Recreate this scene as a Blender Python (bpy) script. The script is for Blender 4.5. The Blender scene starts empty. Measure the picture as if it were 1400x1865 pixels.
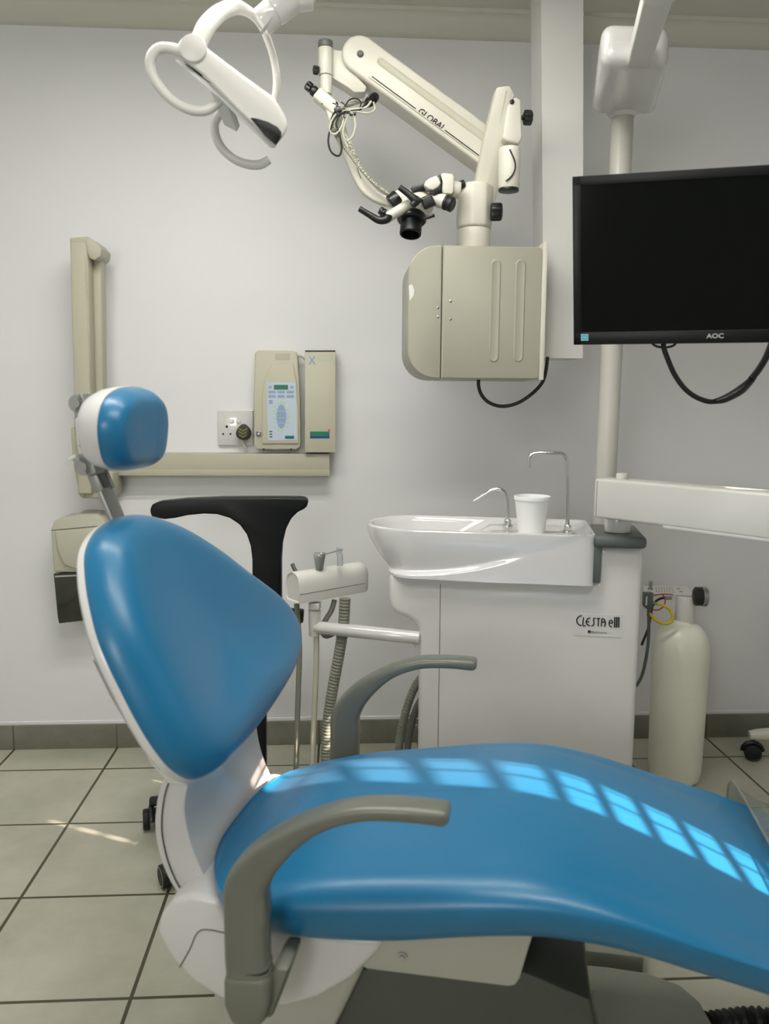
import bpy, bmesh, math, random
from mathutils import Vector as V3, Matrix
random.seed(4)
PI = math.pi
S = bpy.context.scene
COL = S.collection

# ------------------------------------------------------------------ camera
FPX, YAW, PITCH, ROLL, EYE = 1463.7, .05888, .13033, .0067306, 1.15
cy_, sy_, cp_, sp_ = math.cos(YAW), math.sin(YAW), math.cos(PITCH), math.sin(PITCH)
FWD = V3((sy_*cp_, cy_*cp_, -sp_)); RT0 = V3((cy_, -sy_, 0)); UP0 = RT0.cross(FWD)
RT = math.cos(ROLL)*RT0 + math.sin(ROLL)*UP0
UP = -math.sin(ROLL)*RT0 + math.cos(ROLL)*UP0
cam = bpy.data.cameras.new('camera'); cam_o = bpy.data.objects.new('camera', cam); COL.objects.link(cam_o)
M = Matrix((RT, UP, -FWD)).transposed().to_4x4(); M.translation = V3((0, 0, EYE)); cam_o.matrix_world = M
cam.sensor_fit = 'VERTICAL'; cam.sensor_height = 36; cam.lens = 36*FPX/1865
cam.clip_start = .05
cam.dof.use_dof = True; cam.dof.focus_distance = 2.15; cam.dof.aperture_fstop = 4.6
S.camera = cam_o

# ------------------------------------------------------------------ light and exposure
S.view_settings.view_transform = 'Standard'; S.view_settings.look = 'None'
S.view_settings.exposure = 0.04; S.view_settings.gamma = 1; S.view_settings.use_curve_mapping = False
W = bpy.data.worlds.new('sky'); S.world = W; W.use_nodes = True
W.node_tree.nodes['Background'].inputs[0].default_value = (.75, .86, 1, 1)
W.node_tree.nodes['Background'].inputs[1].default_value = 1.6

def area(name, loc, to, sx, sy, power, col, spread=180):
    l = bpy.data.lights.new(name, 'AREA'); l.shape = 'RECTANGLE'; l.size = sx; l.size_y = sy
    l.energy = power; l.color = col; l.spread = math.radians(spread)
    o = bpy.data.objects.new(name, l); COL.objects.link(o); o.location = loc
    o.rotation_euler = (V3(to)-V3(loc)).to_track_quat('-Z', 'Y').to_euler(); return o
SUN_DIR = V3((-1, .48, -.61))
sun = bpy.data.lights.new('sun', 'SUN'); sun.energy = 24; sun.angle = math.radians(.35); sun.color = (1, .80, .68)
so = bpy.data.objects.new('sun', sun); COL.objects.link(so); so.rotation_euler = SUN_DIR.to_track_quat('-Z', 'Y').to_euler()
so.location = (5, -1, 4)
# daylight entering by the window behind the photographer, and the ceiling light
area('daylight', (-1.13, -1.78, 1.62), (.0, 2.6, 1.5), .70, .80, 12, (1, .99, .95), 140)
LIGHTS = [(-.22, 1.42, 9.5), (.25, .42, 7.0)]
for LX, LY, LP in LIGHTS:
    for dy in (0, .2): area('tube_light', (LX, LY+dy, 2.24), (LX, LY+dy, 0), 1.15, .035, LP, (1, .985, .92))

# ------------------------------------------------------------------ frames
TH = math.radians(13)
U = V3((math.cos(TH), -math.sin(TH), 0)); VV = V3((math.sin(TH), math.cos(TH), 0)); O = V3((-.07, 1.265, 0))
def ray(px, py): return RT*((px-700)/FPX) + UP*((932.5-py)/FPX) + FWD
def at(px, py, Y):                       # point on the plane y = Y, room frame
    d = ray(px, py); return d*(Y/d.y) + V3((0, 0, EYE))
def cl(px, py, v):                       # point at across-chair distance v, chair frame
    d = ray(px, py); c = V3((0, 0, EYE)); t = ((O+v*VV-c).dot(VV))/d.dot(VV); p = c+d*t-O
    return V3((p.dot(U), v, p.z))
def to_c(p): q = p-O; return V3((q.dot(U), q.dot(VV), q.z))
def c_to(u, v, w): return O+u*U+v*VV+V3((0, 0, w))

# ------------------------------------------------------------------ materials
def s2l(c): return tuple(((x/255)/12.92 if x/255 <= .04045 else ((x/255+.055)/1.055)**2.4) for x in c)+(1,)
MATS = {}
def mat(name, rgb, rough=.45, metal=0, spec=.5, coat=0, coatr=.1, bump=0, bscale=200, var=0, vscale=8, trans=0, alpha=1, sheen=0, sheenr=.5, emit=None):
    m = bpy.data.materials.new(name); m.use_nodes = True; nt = m.node_tree; b = nt.nodes['Principled BSDF']
    c = s2l(rgb)
    b.inputs['Base Color'].default_value = c; b.inputs['Roughness'].default_value = rough
    b.inputs['Metallic'].default_value = metal; b.inputs['Specular IOR Level'].default_value = spec
    b.inputs['Coat Weight'].default_value = coat; b.inputs['Coat Roughness'].default_value = coatr
    b.inputs['Transmission Weight'].default_value = trans; b.inputs['Alpha'].default_value = alpha
    b.inputs['Sheen Weight'].default_value = sheen; b.inputs['Sheen Roughness'].default_value = sheenr
    if emit:
        b.inputs['Emission Color'].default_value = c; b.inputs['Emission Strength'].default_value = emit
    tc = nt.nodes.new('ShaderNodeTexCoord')
    n = nt.nodes.new('ShaderNodeTexNoise'); n.inputs['Scale'].default_value = vscale; n.inputs['Detail'].default_value = 5
    nt.links.new(tc.outputs['Object'], n.inputs['Vector'])
    mx = nt.nodes.new('ShaderNodeMix'); mx.data_type = 'RGBA'
    k = var if var else .03
    mx.inputs[6].default_value = tuple(x*(1-k) for x in c[:3])+(1,); mx.inputs[7].default_value = tuple(min(1, x*(1+k)) for x in c[:3])+(1,)
    nt.links.new(n.outputs['Fac'], mx.inputs[0]); nt.links.new(mx.outputs[2], b.inputs['Base Color'])
    if bump:
        n2 = nt.nodes.new('ShaderNodeTexNoise'); n2.inputs['Scale'].default_value = bscale; n2.inputs['Detail'].default_value = 4
        nt.links.new(tc.outputs['Object'], n2.inputs['Vector'])
        bp = nt.nodes.new('ShaderNodeBump'); bp.inputs['Strength'].default_value = bump; bp.inputs['Distance'].default_value = .002
        nt.links.new(n2.outputs['Fac'], bp.inputs['Height']); nt.links.new(bp.outputs[0], b.inputs['Normal'])
    MATS[name] = m; return m

mat('wall_paint', (226, 226, 227), .62, bump=.12, bscale=60, var=.02, vscale=3, spec=.3)
mat('ceiling_paint', (206, 205, 192), .8, var=.02)
mat('white_gloss', (208, 206, 204), .2, coat=1, coatr=.06)
mat('white_plastic', (214, 212, 207), .33)
mat('frame_grey', (176, 176, 165), .35)  # white frame and pedestal plastic, with the under-seat shade put into its colour
mat('white_satin', (208, 206, 203), .28)
mat('shell_white', (212, 211, 210), .22)
mat('cream', (208, 205, 192), .38)
mat('post_cream', (190, 187, 179), .35)
mat('box_beige', (158, 156, 141), .42)
mat('cream_dark', (186, 184, 166), .42)
mat('beige', (180, 177, 157), .5)
mat('beige_warm', (189, 185, 165), .5, var=.04)
mat('porcelain', (218, 217, 218), .06, coat=1, coatr=.02)
mat('blue_vinyl', (0, 107, 153), .38, coat=.15, coatr=.2, bump=.02, bscale=500, var=.015, sheen=.05, sheenr=.6, spec=.5)
mat('goose', (168, 166, 150), .4, metal=.3)
mat('armrest_grey', (104, 106, 97), .34, coat=.2, coatr=.2)
mat('armrest_base', (110, 112, 101), .42)
mat('trim_grey', (92, 98, 95), .45)
mat('black_plastic', (22, 24, 24), .32)
mat('black_rubber', (16, 18, 18), .5)
mat('black_satin', (8, 12, 12), .42, spec=.3)
mat('screen', (3, 6, 5), .08, spec=.2)
mat('chrome', (215, 217, 215), .12, metal=1)
mat('steel', (170, 173, 172), .28, metal=1)
mat('brushed_metal', (160, 162, 160), .42, metal=.75, var=.06, vscale=30)
mat('grey_hose', (128, 130, 118), .5)
mat('grey_hose_dark', (96, 100, 92), .5)
mat('pale_hose', (186, 184, 166), .45)
mat('yellow_tube', (214, 182, 22), .3)
mat('red_tube', (170, 22, 34), .35)
mat('bottle', (230, 229, 213), .35, coat=.15, coatr=.2)
mat('underbody_grey', (112, 115, 108), .42)
mat('underbody_dark', (78, 82, 76), .45)
mat('underbody_pale', (146, 148, 134), .4)
mat('foam', (240, 240, 240), .65)
mat('ink', (18, 22, 20), .6)
mat('ink_grey', (70, 72, 70), .6)
mat('label_white', (214, 214, 212), .4)
mat('plate_white', (205, 205, 203), .35)
mat('panel_blue', (186, 200, 214), .4)
mat('key_blue', (140, 160, 190), .45)
mat('key_green', (176, 208, 160), .45)
mat('led_green', (0, 98, 62), .3)
mat('stripe_green', (0, 116, 88), .4)
mat('stripe_blue', (12, 62, 128), .4)
mat('mark_red', (214, 60, 40), .4)
mat('sticker_blue', (60, 178, 208), .35)
mat('logo_silver', (190, 190, 185), .35)
mat('plug_black', (44, 44, 34), .45)
mat('plug_gold', (128, 118, 70), .45)
mat('dispenser_tank', (44, 46, 38), .15, alpha=.93, coat=.5)
mat('lens_glass', (10, 12, 12), .05, coat=1, coatr=.02)
mat('wood_door', (190, 188, 180), .5)
mat('tube_glow', (255, 250, 240), .4, emit=2.0)
mat('caster_ring', (168, 168, 140), .4)

# clear film for the foot cover
def film(name, rgb, a):
    m = bpy.data.materials.new(name); m.use_nodes = True; nt = m.node_tree; b = nt.nodes['Principled BSDF']
    b.inputs['Base Color'].default_value = s2l(rgb); b.inputs['Roughness'].default_value = .16; b.inputs['Alpha'].default_value = a
    n = nt.nodes.new('ShaderNodeTexNoise'); n.inputs['Scale'].default_value = 22
    bp = nt.nodes.new('ShaderNodeBump'); bp.inputs['Strength'].default_value = .25; bp.inputs['Distance'].default_value = .01
    nt.links.new(n.outputs['Fac'], bp.inputs['Height']); nt.links.new(bp.outputs[0], b.inputs['Normal'])
    MATS[name] = m
film('clear_film', (138, 146, 136), .55)
film('clear_tip', (190, 196, 198), .6)
film('window_glass', (230, 240, 240), .06)

def tile_mat(name, base, dark, grout, w, h, mortar):
    m = bpy.data.materials.new(name); m.use_nodes = True; nt = m.node_tree; b = nt.nodes['Principled BSDF']
    tc = nt.nodes.new('ShaderNodeTexCoord')
    n = nt.nodes.new('ShaderNodeTexNoise'); n.inputs['Scale'].default_value = 5; n.inputs['Detail'].default_value = 8; n.inputs['Roughness'].default_value = .65
    nt.links.new(tc.outputs['Object'], n.inputs['Vector'])
    r = nt.nodes.new('ShaderNodeValToRGB'); r.color_ramp.elements[0].position = .34; r.color_ramp.elements[1].position = .66
    r.color_ramp.elements[0].color = s2l(dark); r.color_ramp.elements[1].color = s2l(base)
    nt.links.new(n.outputs['Fac'], r.inputs['Fac'])
    k = nt.nodes.new('ShaderNodeTexBrick'); k.offset = 0; k.squash = 1
    k.inputs['Scale'].default_value = 1; k.inputs['Brick Width'].default_value = w; k.inputs['Row Height'].default_value = h
    k.inputs['Mortar Size'].default_value = mortar; k.inputs['Mortar Smooth'].default_value = .15
    k.inputs['Mortar'].default_value = s2l(grout)
    nt.links.new(tc.outputs['Object'], k.inputs['Vector'])
    nt.links.new(r.outputs[0], k.inputs['Color1']); nt.links.new(r.outputs[0], k.inputs['Color2'])
    nt.links.new(k.outputs['Color'], b.inputs['Base Color'])
    b.inputs['Roughness'].default_value = .34; b.inputs['Specular IOR Level'].default_value = .45
    bp = nt.nodes.new('ShaderNodeBump'); bp.inputs['Strength'].default_value = .5; bp.inputs['Distance'].default_value = .003; bp.invert = True
    nt.links.new(k.outputs['Fac'], bp.inputs['Height'])
    bp2 = nt.nodes.new('ShaderNodeBump'); bp2.inputs['Strength'].default_value = .12; bp2.inputs['Distance'].default_value = .002
    nt.links.new(n.outputs['Fac'], bp2.inputs['Height']); nt.links.new(bp.outputs[0], bp2.inputs['Normal'])
    nt.links.new(bp2.outputs[0], b.inputs['Normal']); MATS[name] = m
TILE = .33983
tile_mat('floor_tile', (192, 190, 174), (172, 171, 154), (78, 72, 54), TILE, TILE, .0042)
tile_mat('skirting_tile', (130, 129, 117), (108, 108, 96), (100, 94, 78), TILE, 5.0, .003)

# ------------------------------------------------------------------ mesh helpers
def catmull(pts, k=6, closed=False):
    pts = [V3(p) for p in pts]; n = len(pts); out = []
    rng = n if closed else n-1
    for i in range(rng):
        if closed: a, b, c, d = pts[(i-1) % n], pts[i], pts[(i+1) % n], pts[(i+2) % n]
        else: a, b, c, d = pts[max(i-1, 0)], pts[i], pts[i+1], pts[min(i+2, n-1)]
        for j in range(k):
            t = j/k
            out.append(.5*((2*b)+(c-a)*t+(2*a-5*b+4*c-d)*t*t+(-a+3*b-3*c+d)*t*t*t))
    if not closed: out.append(pts[-1])
    return out

class MB:
    def __init__(s): s.bm = bmesh.new()
    def _add(s, t, bev=0, seg=2, ang=35):
        bmesh.ops.recalc_face_normals(t, faces=t.faces)
        if bev:
            ed = [e for e in t.edges if len(e.link_faces) == 2 and e.calc_face_angle(0) > math.radians(ang)]
            bmesh.ops.bevel(t, geom=ed, offset=bev, segments=seg, profile=.5, affect='EDGES', clamp_overlap=True)
        m = bpy.data.meshes.new('t'); t.to_mesh(m); t.free(); s.bm.from_mesh(m); bpy.data.meshes.remove(m); return s
    def box(s, x0, x1, y0, y1, z0, z1, bev=0, seg=2, mtx=None):
        t = bmesh.new(); bmesh.ops.create_cube(t, size=1)
        for v in t.verts: v.co = V3(((x0+x1)/2+v.co.x*(x1-x0), (y0+y1)/2+v.co.y*(y1-y0), (z0+z1)/2+v.co.z*(z1-z0)))
        if bev: 
            bmesh.ops.recalc_face_normals(t, faces=t.faces)
            bmesh.ops.bevel(t, geom=t.edges[:], offset=bev, segments=seg, profile=.5, affect='EDGES', clamp_overlap=True)
        if mtx is not None: bmesh.ops.transform(t, matrix=mtx, verts=t.verts)
        return s._add(t)
    def obox(s, c, ax, ay, az, bev=0, seg=2):        # box by centre and three half-axis vectors
        c, ax, ay, az = V3(c), V3(ax), V3(ay), V3(az)
        L = (ax.length, ay.length, az.length)
        m = Matrix((ax.normalized(), ay.normalized(), az.normalized())).transposed().to_4x4(); m.translation = c
        return s.box(-L[0], L[0], -L[1], L[1], -L[2], L[2], bev, seg, m)
    def prism(s, pts, ext, bev=0, seg=2, ang=35, mid=True):
        t = bmesh.new(); ext = V3(ext)
        lo = [t.verts.new(V3(p)) for p in pts]; hi = [t.verts.new(V3(p)+ext) for p in pts]
        t.faces.new(lo); t.faces.new(hi[::-1]); n = len(pts)
        for i in range(n): t.faces.new((lo[i], hi[i], hi[(i+1) % n], lo[(i+1) % n]))
        return s._add(t, bev, seg, ang)
    def loft(s, rings, caps=True, closed=True):
        t = bmesh.new(); R = [[t.verts.new(V3(p)) for p in r] for r in rings]; n = len(R[0])
        for a, b in zip(R[:-1], R[1:]):
            for i in range(n if closed else n-1):
                j = (i+1) % n; t.faces.new((a[i], a[j], b[j], b[i]))
        if caps and closed: t.faces.new(R[0][::-1]); t.faces.new(R[-1])
        return s._add(t)
    def tube(s, pts, r, n=14, k=6, smooth=True, flat=1.0, up=None, caps=True, corr=0, pitch=.01, cl=False):
        if smooth and len(pts) > 2:
            if isinstance(r, (list, tuple)):
                pr = catmull([(x, 0, 0) for x in r], k); r = [p.x for p in pr]
            pts = catmull(pts, k)
        pts = [V3(p) for p in pts]
        if corr:
            out = [pts[0]]
            for a, b in zip(pts[:-1], pts[1:]):
                L = (b-a).length; m = max(1, int(L/(pitch/4)))
                for i in range(1, m+1): out.append(a+(b-a)*i/m)
            pts = out
            d = 0; rr = [r]
            for a, b in zip(pts[:-1], pts[1:]):
                d += (b-a).length; rr.append(r*(1-corr*.5*(1-math.cos(2*PI*d/pitch))))
            r = rr
        if not isinstance(r, (list, tuple)): r = [r]*len(pts)
        rings = []; prev = V3(up) if up else None
        for i, p in enumerate(pts):
            tg = (pts[min(i+1, len(pts)-1)]-pts[max(i-1, 0)]).normalized()
            if prev is None: prev = V3((0, 0, 1)) if abs(tg.z) < .9 else V3((1, 0, 0))
            a = (prev-tg*prev.dot(tg))
            if a.length < 1e-5: a = tg.orthogonal()
            a.normalize(); 
            if up is None: prev = a
            b = tg.cross(a)
            rings.append([p+(a*math.cos(2*PI*q/n)*flat+b*math.sin(2*PI*q/n))*r[i] for q in range(n)])
        return s.loft(rings, caps)
    def sweep(s, pts, secs, up, k=6, caps=True, expn=3.2, n=24):    # superellipse sections: (half height, half width) along 'up' and side
        P = catmull(pts, k); SS = catmull([(a, b, 0) for a, b in secs], k); rings = []
        for i, p in enumerate(P):
            tg = (P[min(i+1, len(P)-1)]-P[max(i-1, 0)]).normalized(); side = V3(up).normalized()
            nrm = tg.cross(side).normalized()
            ring = []
            for q in range(n):
                a = 2*PI*q/n; c, d = math.cos(a), math.sin(a)
                x = abs(c)**(2/expn)*(1 if c >= 0 else -1); y = abs(d)**(2/expn)*(1 if d >= 0 else -1)
                ring.append(p+nrm*x*SS[i].x+side*y*SS[i].y)
            rings.append(ring)
        return s.loft(rings, caps)
    def lathe(s, prof, o, ax=(0, 0, 1), n=32, caps=True):
        o = V3(o); ax = V3(ax).normalized(); a = ax.orthogonal().normalized(); b = ax.cross(a)
        rings = [[o+ax*h+(a*math.cos(2*PI*i/n)+b*math.sin(2*PI*i/n))*max(r, 1e-4) for i in range(n)] for r, h in prof]
        return s.loft(rings, caps)
    def cyl(s, p0, p1, r, bev=.0, n=28, r2=None):
        p0, p1 = V3(p0), V3(p1); L = (p1-p0).length; r2 = r if r2 is None else r2
        if bev: prof = [(r-bev, 0), (r-bev*.3, bev*.3), (r, bev), (r2, L-bev), (r2-bev*.3, L-bev*.3), (r2-bev, L)]
        else: prof = [(r, 0), (r2, L)]
        return s.lathe(prof, p0, p1-p0, n)
    def ball(s, c, r, sc=(1, 1, 1)):
        t = bmesh.new(); bmesh.ops.create_uvsphere(t, u_segments=24, v_segments=14, radius=r)
        for v in t.verts: v.co = V3((v.co.x*sc[0], v.co.y*sc[1], v.co.z*sc[2]))+V3(c)
        return s._add(t)
    def knob(s, c, ax, r, h, lobes=6, depth=.16):
        c = V3(c); ax = V3(ax).normalized(); a = ax.orthogonal().normalized(); b = ax.cross(a); n = lobes*8; rings = []
        for rr, hh in ((.75, 0), (.97, .08*h), (1, .2*h), (1, .8*h), (.93, .94*h), (.8, h)):
            rings.append([c+ax*hh+(a*math.cos(2*PI*i/n)+b*math.sin(2*PI*i/n))*r*rr*(1-depth*.5*(1-math.cos(lobes*2*PI*i/n))) for i in range(n)])
        return s.loft(rings)

OFF = {}
def tag(o, label=None, cat=None, group=None, kind=None):
    if label: o['label'] = label
    if cat: o['category'] = cat
    if group: o['group'] = group
    if kind: o['kind'] = kind
    return o
def thing(name, label, cat, base, frame='W', group=None):
    o = bpy.data.objects.new(name, None); COL.objects.link(o); o.empty_display_size = .05
    base = V3(base); OFF[o.name] = base
    if frame == 'C': o.location = c_to(*base); o.rotation_euler = (0, 0, -TH)
    else: o.location = base
    return tag(o, label, cat, group)
def obj(name, mb, m, parent=None, label=None, ang=35):
    bm = mb.bm
    off = OFF[parent.name] if parent else V3((0, 0, 0))
    bmesh.ops.translate(bm, vec=-off, verts=bm.verts)
    me = bpy.data.meshes.new(name); bm.to_mesh(me); bm.free()
    for p in me.polygons: p.use_smooth = True
    me.set_sharp_from_angle(angle=math.radians(ang))
    me.materials.append(MATS[m]); o = bpy.data.objects.new(name, me); COL.objects.link(o)
    if parent: o.parent = parent; OFF[o.name] = off
    if label: o['label'] = label
    return o
def struct(name, mb, m, label, origin=None, cat='building'):
    bm = mb.bm
    if origin: bmesh.ops.translate(bm, vec=-V3(origin), verts=bm.verts)
    me = bpy.data.meshes.new(name); bm.to_mesh(me); bm.free(); me.materials.append(MATS[m])
    for p in me.polygons: p.use_smooth = True
    me.set_sharp_from_angle(angle=math.radians(35))
    o = bpy.data.objects.new(name, me); COL.objects.link(o)
    if origin: o.location = origin
    OFF[o.name] = V3(origin) if origin else V3((0, 0, 0))
    o['label'] = label; o['category'] = cat; o['kind'] = 'structure'; return o
def text(name, s, m, parent, o, xd, yd, size=None, width=None, depth=.0004, shear=0, fat=0, label=None):
    c = bpy.data.curves.new('t', 'FONT'); c.body = s; c.size = 1; c.extrude = 0; c.shear = shear; c.offset = fat; c.resolution_u = 3
    t = bpy.data.objects.new('t', c); COL.objects.link(t); bpy.context.view_layer.update()
    dg = bpy.context.evaluated_depsgraph_get(); me = bpy.data.meshes.new_from_object(t.evaluated_get(dg))
    bpy.data.objects.remove(t); bpy.data.curves.remove(c)
    xs = [v.co.x for v in me.vertices]; ys = [v.co.y for v in me.vertices]; x0, x1, y0, y1 = min(xs), max(xs), min(ys), max(ys)
    kx = width/(x1-x0) if width else None; ky = size/(y1-y0) if size else kx
    if kx is None: kx = ky
    xd, yd = V3(xd).normalized(), V3(yd).normalized(); nd = xd.cross(yd).normalized(); off = OFF[parent.name]
    for v in me.vertices: v.co = V3(o)+xd*(v.co.x-x0)*kx+yd*(v.co.y-y0)*ky+nd*depth-off
    me.materials.clear(); me.materials.append(MATS[m]); ob = bpy.data.objects.new(name, me); COL.objects.link(ob); ob.parent = parent; OFF[ob.name] = off
    if label: ob['label'] = label
    return ob

# ================================================================== room
XL, XR, YB, YF, ZC = -1.6, 1.9, 2.648, -1.8, 2.335
T = .12
fo = V3((-.7436, 2.8193-10*TILE, 0))
struct('floor', MB().box(XL-T, XR+T, YF-T, YB+T, -.08, 0), 'floor_tile', 'grey ceramic tiled floor with dark joints', (-.7436, 2.8193-12*TILE, 0))
struct('ceiling', MB().box(XL-T, XR+T, YF-T, YB+T, ZC, ZC+.1), 'ceiling_paint', 'off-white painted ceiling')
struct('wall_back', MB().box(XL-T, XR+T, YB, YB+T, 0, ZC), 'wall_paint', 'pale lilac-grey painted wall behind the dental unit')
# side and front walls with their window openings
def wall_x(name, x0, x1, holes, label):
    b = MB(); ys = sorted(set([YF, YB]+[h[0] for h in holes]+[h[1] for h in holes]))
    for a, c in zip(ys[:-1], ys[1:]):
        h = [q for q in holes if q[0] <= a and q[1] >= c]
        if h: b.box(x0, x1, a, c, 0, h[0][2]); b.box(x0, x1, a, c, h[0][3], ZC)
        else: b.box(x0, x1, a, c, 0, ZC)
    return struct(name, b, 'wall_paint', label)
SUN_SLITS = [(.345, .52, 1.157, 1.80), (.80, .865, 1.42, 1.72), (1.10, 1.205, 1.40, 1.70)]  # unseen openings, sized and placed to throw sun patches on seat, floor and hoses
wall_x('wall_right', XR, XR+T, SUN_SLITS, 'painted wall on the right with three narrow windows')
wall_x('wall_left', XL-T, XL, [], 'painted wall on the left')
b = MB(); b.box(XL, -1.49, YF-T, YF, 0, ZC); b.box(-.77, XR, YF-T, YF, 0, ZC); b.box(-1.49, -.77, YF-T, YF, 0, 1.20); b.box(-1.49, -.77, YF-T, YF, 2.04, ZC)
struct('wall_front', b, 'wall_paint', 'painted wall behind the photographer with a window')
# unseen slatted windows in the right wall, shaped for the sun patches
def sun_window_x(n, x, y0, y1, z0, z1, pitch, gap):
    xo = x+.05; f = MB()
    f.box(xo, xo+.03, y0, y0+.006, z0, z1); f.box(xo, xo+.03, y1-.006, y1, z0, z1); f.box(xo, xo+.03, y0, y1, z0, z0+.01); f.box(xo, xo+.03, y0, y1, z1-.01, z1)
    w = struct('window_%d' % n, f, 'white_plastic', 'narrow barred window in the right wall')
    ym = (y0+y1)/2; z = z0-gap/2; h = MB()
    while z < z1: h.box(xo+.008, xo+.012, y0, y1, z, z+gap); z += pitch
    obj('glazing_bar', h, 'white_plastic', w)
    if y1-y0 > .12: obj('upright_bar', MB().box(xo+.008, xo+.013, ym-.002, ym+.002, z0, z1).box(xo+.008, xo+.013, y1-.045, y1-.0425, z0, z1).box(xo+.008, xo+.013, y1-.033, y1-.031, z0, z1), 'white_plastic', w)
    obj('pane', MB().box(xo+.016, xo+.018, y0, y1, z0, z1), 'window_glass', w)
for i, (a, c, d, e) in enumerate(SUN_SLITS): sun_window_x(i+1, XR, a, c, d, e, .054, .015)
f = MB(); f.box(-1.49, -.77, YF-.08, YF-.05, 1.20, 1.22); f.box(-1.49, -.77, YF-.08, YF-.05, 2.02, 2.04); f.box(-1.49, -1.47, YF-.08, YF-.05, 1.20, 2.04); f.box(-.79, -.77, YF-.08, YF-.05, 1.20, 2.04); f.box(-1.14, -1.12, YF-.08, YF-.05, 1.20, 2.04)
w4 = struct('window_4', f, 'white_plastic', 'window behind the photographer'); obj('pane', MB().box(-1.49, -.77, YF-.067, YF-.064, 1.20, 2.04), 'window_glass', w4)
# cornice: coved moulding along the back wall
zc0 = 2.281
prof = [(0, zc0), (-.010, zc0), (-.022, zc0+.006), (-.045, zc0+.018), (-.066, zc0+.034), (-.078, ZC-.012), (-.088, ZC-.012), (-.088, ZC), (0, ZC)]
struct('trim_cornice', MB().prism([(XL, YB+y, z) for y, z in prof], (XR-XL, 0, 0)), 'ceiling_paint', 'off-white coved cornice along the back wall')
struct('trim_bead', MB().prism([(XL, YB-.003, .083), (XL, YB-.003, .093), (XL, YB, .095), (XL, YB, .083)], (XR-XL, 0, 0)), 'wall_paint', 'rough plaster edge above the skirting tiles')
struct('baseboard_back', MB().box(XL, XR, YB-.011, YB, 0, .084, .0015), 'skirting_tile', 'grey tile skirting along the back wall', (-.7436-3*TILE, YB, -.3))
struct('baseboard_left', MB().box(XL, XL+.011, YF, YB-.011, 0, .084), 'skirting_tile', 'grey tile skirting along the left wall')
struct('baseboard_right', MB().box(XR-.011, XR, YF, YB-.011, 0, .084), 'skirting_tile', 'grey tile skirting along the right wall')
# ceiling light (out of view, its tubes reflect in the upholstery)
for (LX, LY, LP), lab in zip(LIGHTS, ('twin tube ceiling light above the dental chair', 'twin tube ceiling light above the photographer')):
    t = thing('ceiling_light', lab, 'ceiling light', (LX, LY+.1, ZC))
    obj('housing', MB().box(LX-.63, LX+.63, LY-.08, LY+.28, ZC-.05, ZC, .004), 'white_plastic', t)
    for y in (LY, LY+.2): obj('tube', MB().cyl((LX-.58, y, ZC-.07), (LX+.58, y, ZC-.07), .013), 'tube_glow', t)

# ================================================================== dental chair
chair = thing('dental_chair', 'blue vinyl reclining dental chair with white shell and grey armrests', 'dental chair', (0.1, 0, 0), 'C')
# --- seat and leg cushion
UK = [-.13, -.09, -.04, 0, .05, .1, .2, .3, .38, .45, .5, .56, .62, .7, .8, 1.0, 1.25, 1.4]
WK = [.445, .47, .487, .498, .51, .52, .535, .549, .556, .55, .539, .521, .503, .475, .44, .37, .29, .25]
BU = [-.13, -.05, 0, .1, .2, .3, .4, .5, .6, .7, .8, 1.0, 1.25, 1.4]
BW = [.43, .425, .422, .425, .436, .458, .474, .468, .445, .422, .39, .31, .225, .18]
def interp(x, xs, ys):
    if x <= xs[0]: return ys[0]
    for a, b_, c, d in zip(xs[:-1], xs[1:], ys[:-1], ys[1:]):
        if x <= b_: return c+(d-c)*(x-a)/(b_-a)
    return ys[-1]
def smoothed(xs, ys, n=80, it=3):
    X = [xs[0]+(xs[-1]-xs[0])*i/n for i in range(n+1)]; Y = [interp(x, xs, ys) for x in X]
    for _ in range(it): Y = [Y[0]]+[(Y[i-1]+2*Y[i]+Y[i+1])/4 for i in range(1, n)]+[Y[-1]]
    return X, Y
UK, WK = smoothed(UK, WK); BU, BW = smoothed(BU, BW)
# plan outline of the seat cushion (u, v)
SEAT = [(-.098, -.05), (-.092, .07), (-.075, .135), (-.045, .185), (0, .215), (.08, .232), (.2, .24), (.4, .245), (.6, .24), (.8, .235), (1.05, .225), (1.22, .2), (1.29, .1), (1.30, 0),
        (1.29, -.1), (1.22, -.2), (1.05, -.235), (.8, -.25), (.6, -.255), (.4, -.255), (.2, -.25), (.08, -.246), (0, -.236), (-.045, -.215), (-.075, -.17), (-.093, -.11)]
seat_o = catmull([(a, b_, 0) for a, b_ in SEAT], 8, True)
def axis_pt(p): return V3((min(max(p.x, .1), 1.1), 0, 0))
def seat_ring(inset, hf, k=1):
    out = []
    for p in seat_o:
        c = axis_pt(p); d = p-c; L = d.length; q = c+d*max(0.001, (L-inset)/L)
        lo = interp(q.x, BU, BW); hi = interp(q.x, UK, WK); out.append(V3((q.x, q.y, hf(lo, hi, q.y/.24))))
    return out
rings = []
E_ = .042
def crown(v): return -.010*v*v
for a in range(0, 7):                       # lower roll
    an = -PI/2+a*PI/2/7
    rings.append(seat_ring(.045*(1-math.cos(an)), lambda lo, hi, v, an=an: lo-.010+.054*(1+math.sin(an))))
for a in range(0, 9):
    an = a*PI/2/8
    rings.append(seat_ring(E_*1.25*(1-math.cos(an)), lambda lo, hi, v, an=an: max(hi-.012-E_, lo+.044)+(hi-.012-max(hi-.012-E_, lo+.044))*math.sin(an)))
for ins, up in ((.065, .0035), (.085, .0065), (.11, .009), (.14, .011), (.17, .0125), (.2, .013), (.225, .013), (.27, .013)):
    rings.append(seat_ring(ins, lambda lo, hi, v, up=up: hi-.013+up))
b = MB(); b.loft(rings, False)
t = bmesh.new()   # underside
b.bm.verts.ensure_lookup_table()
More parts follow.
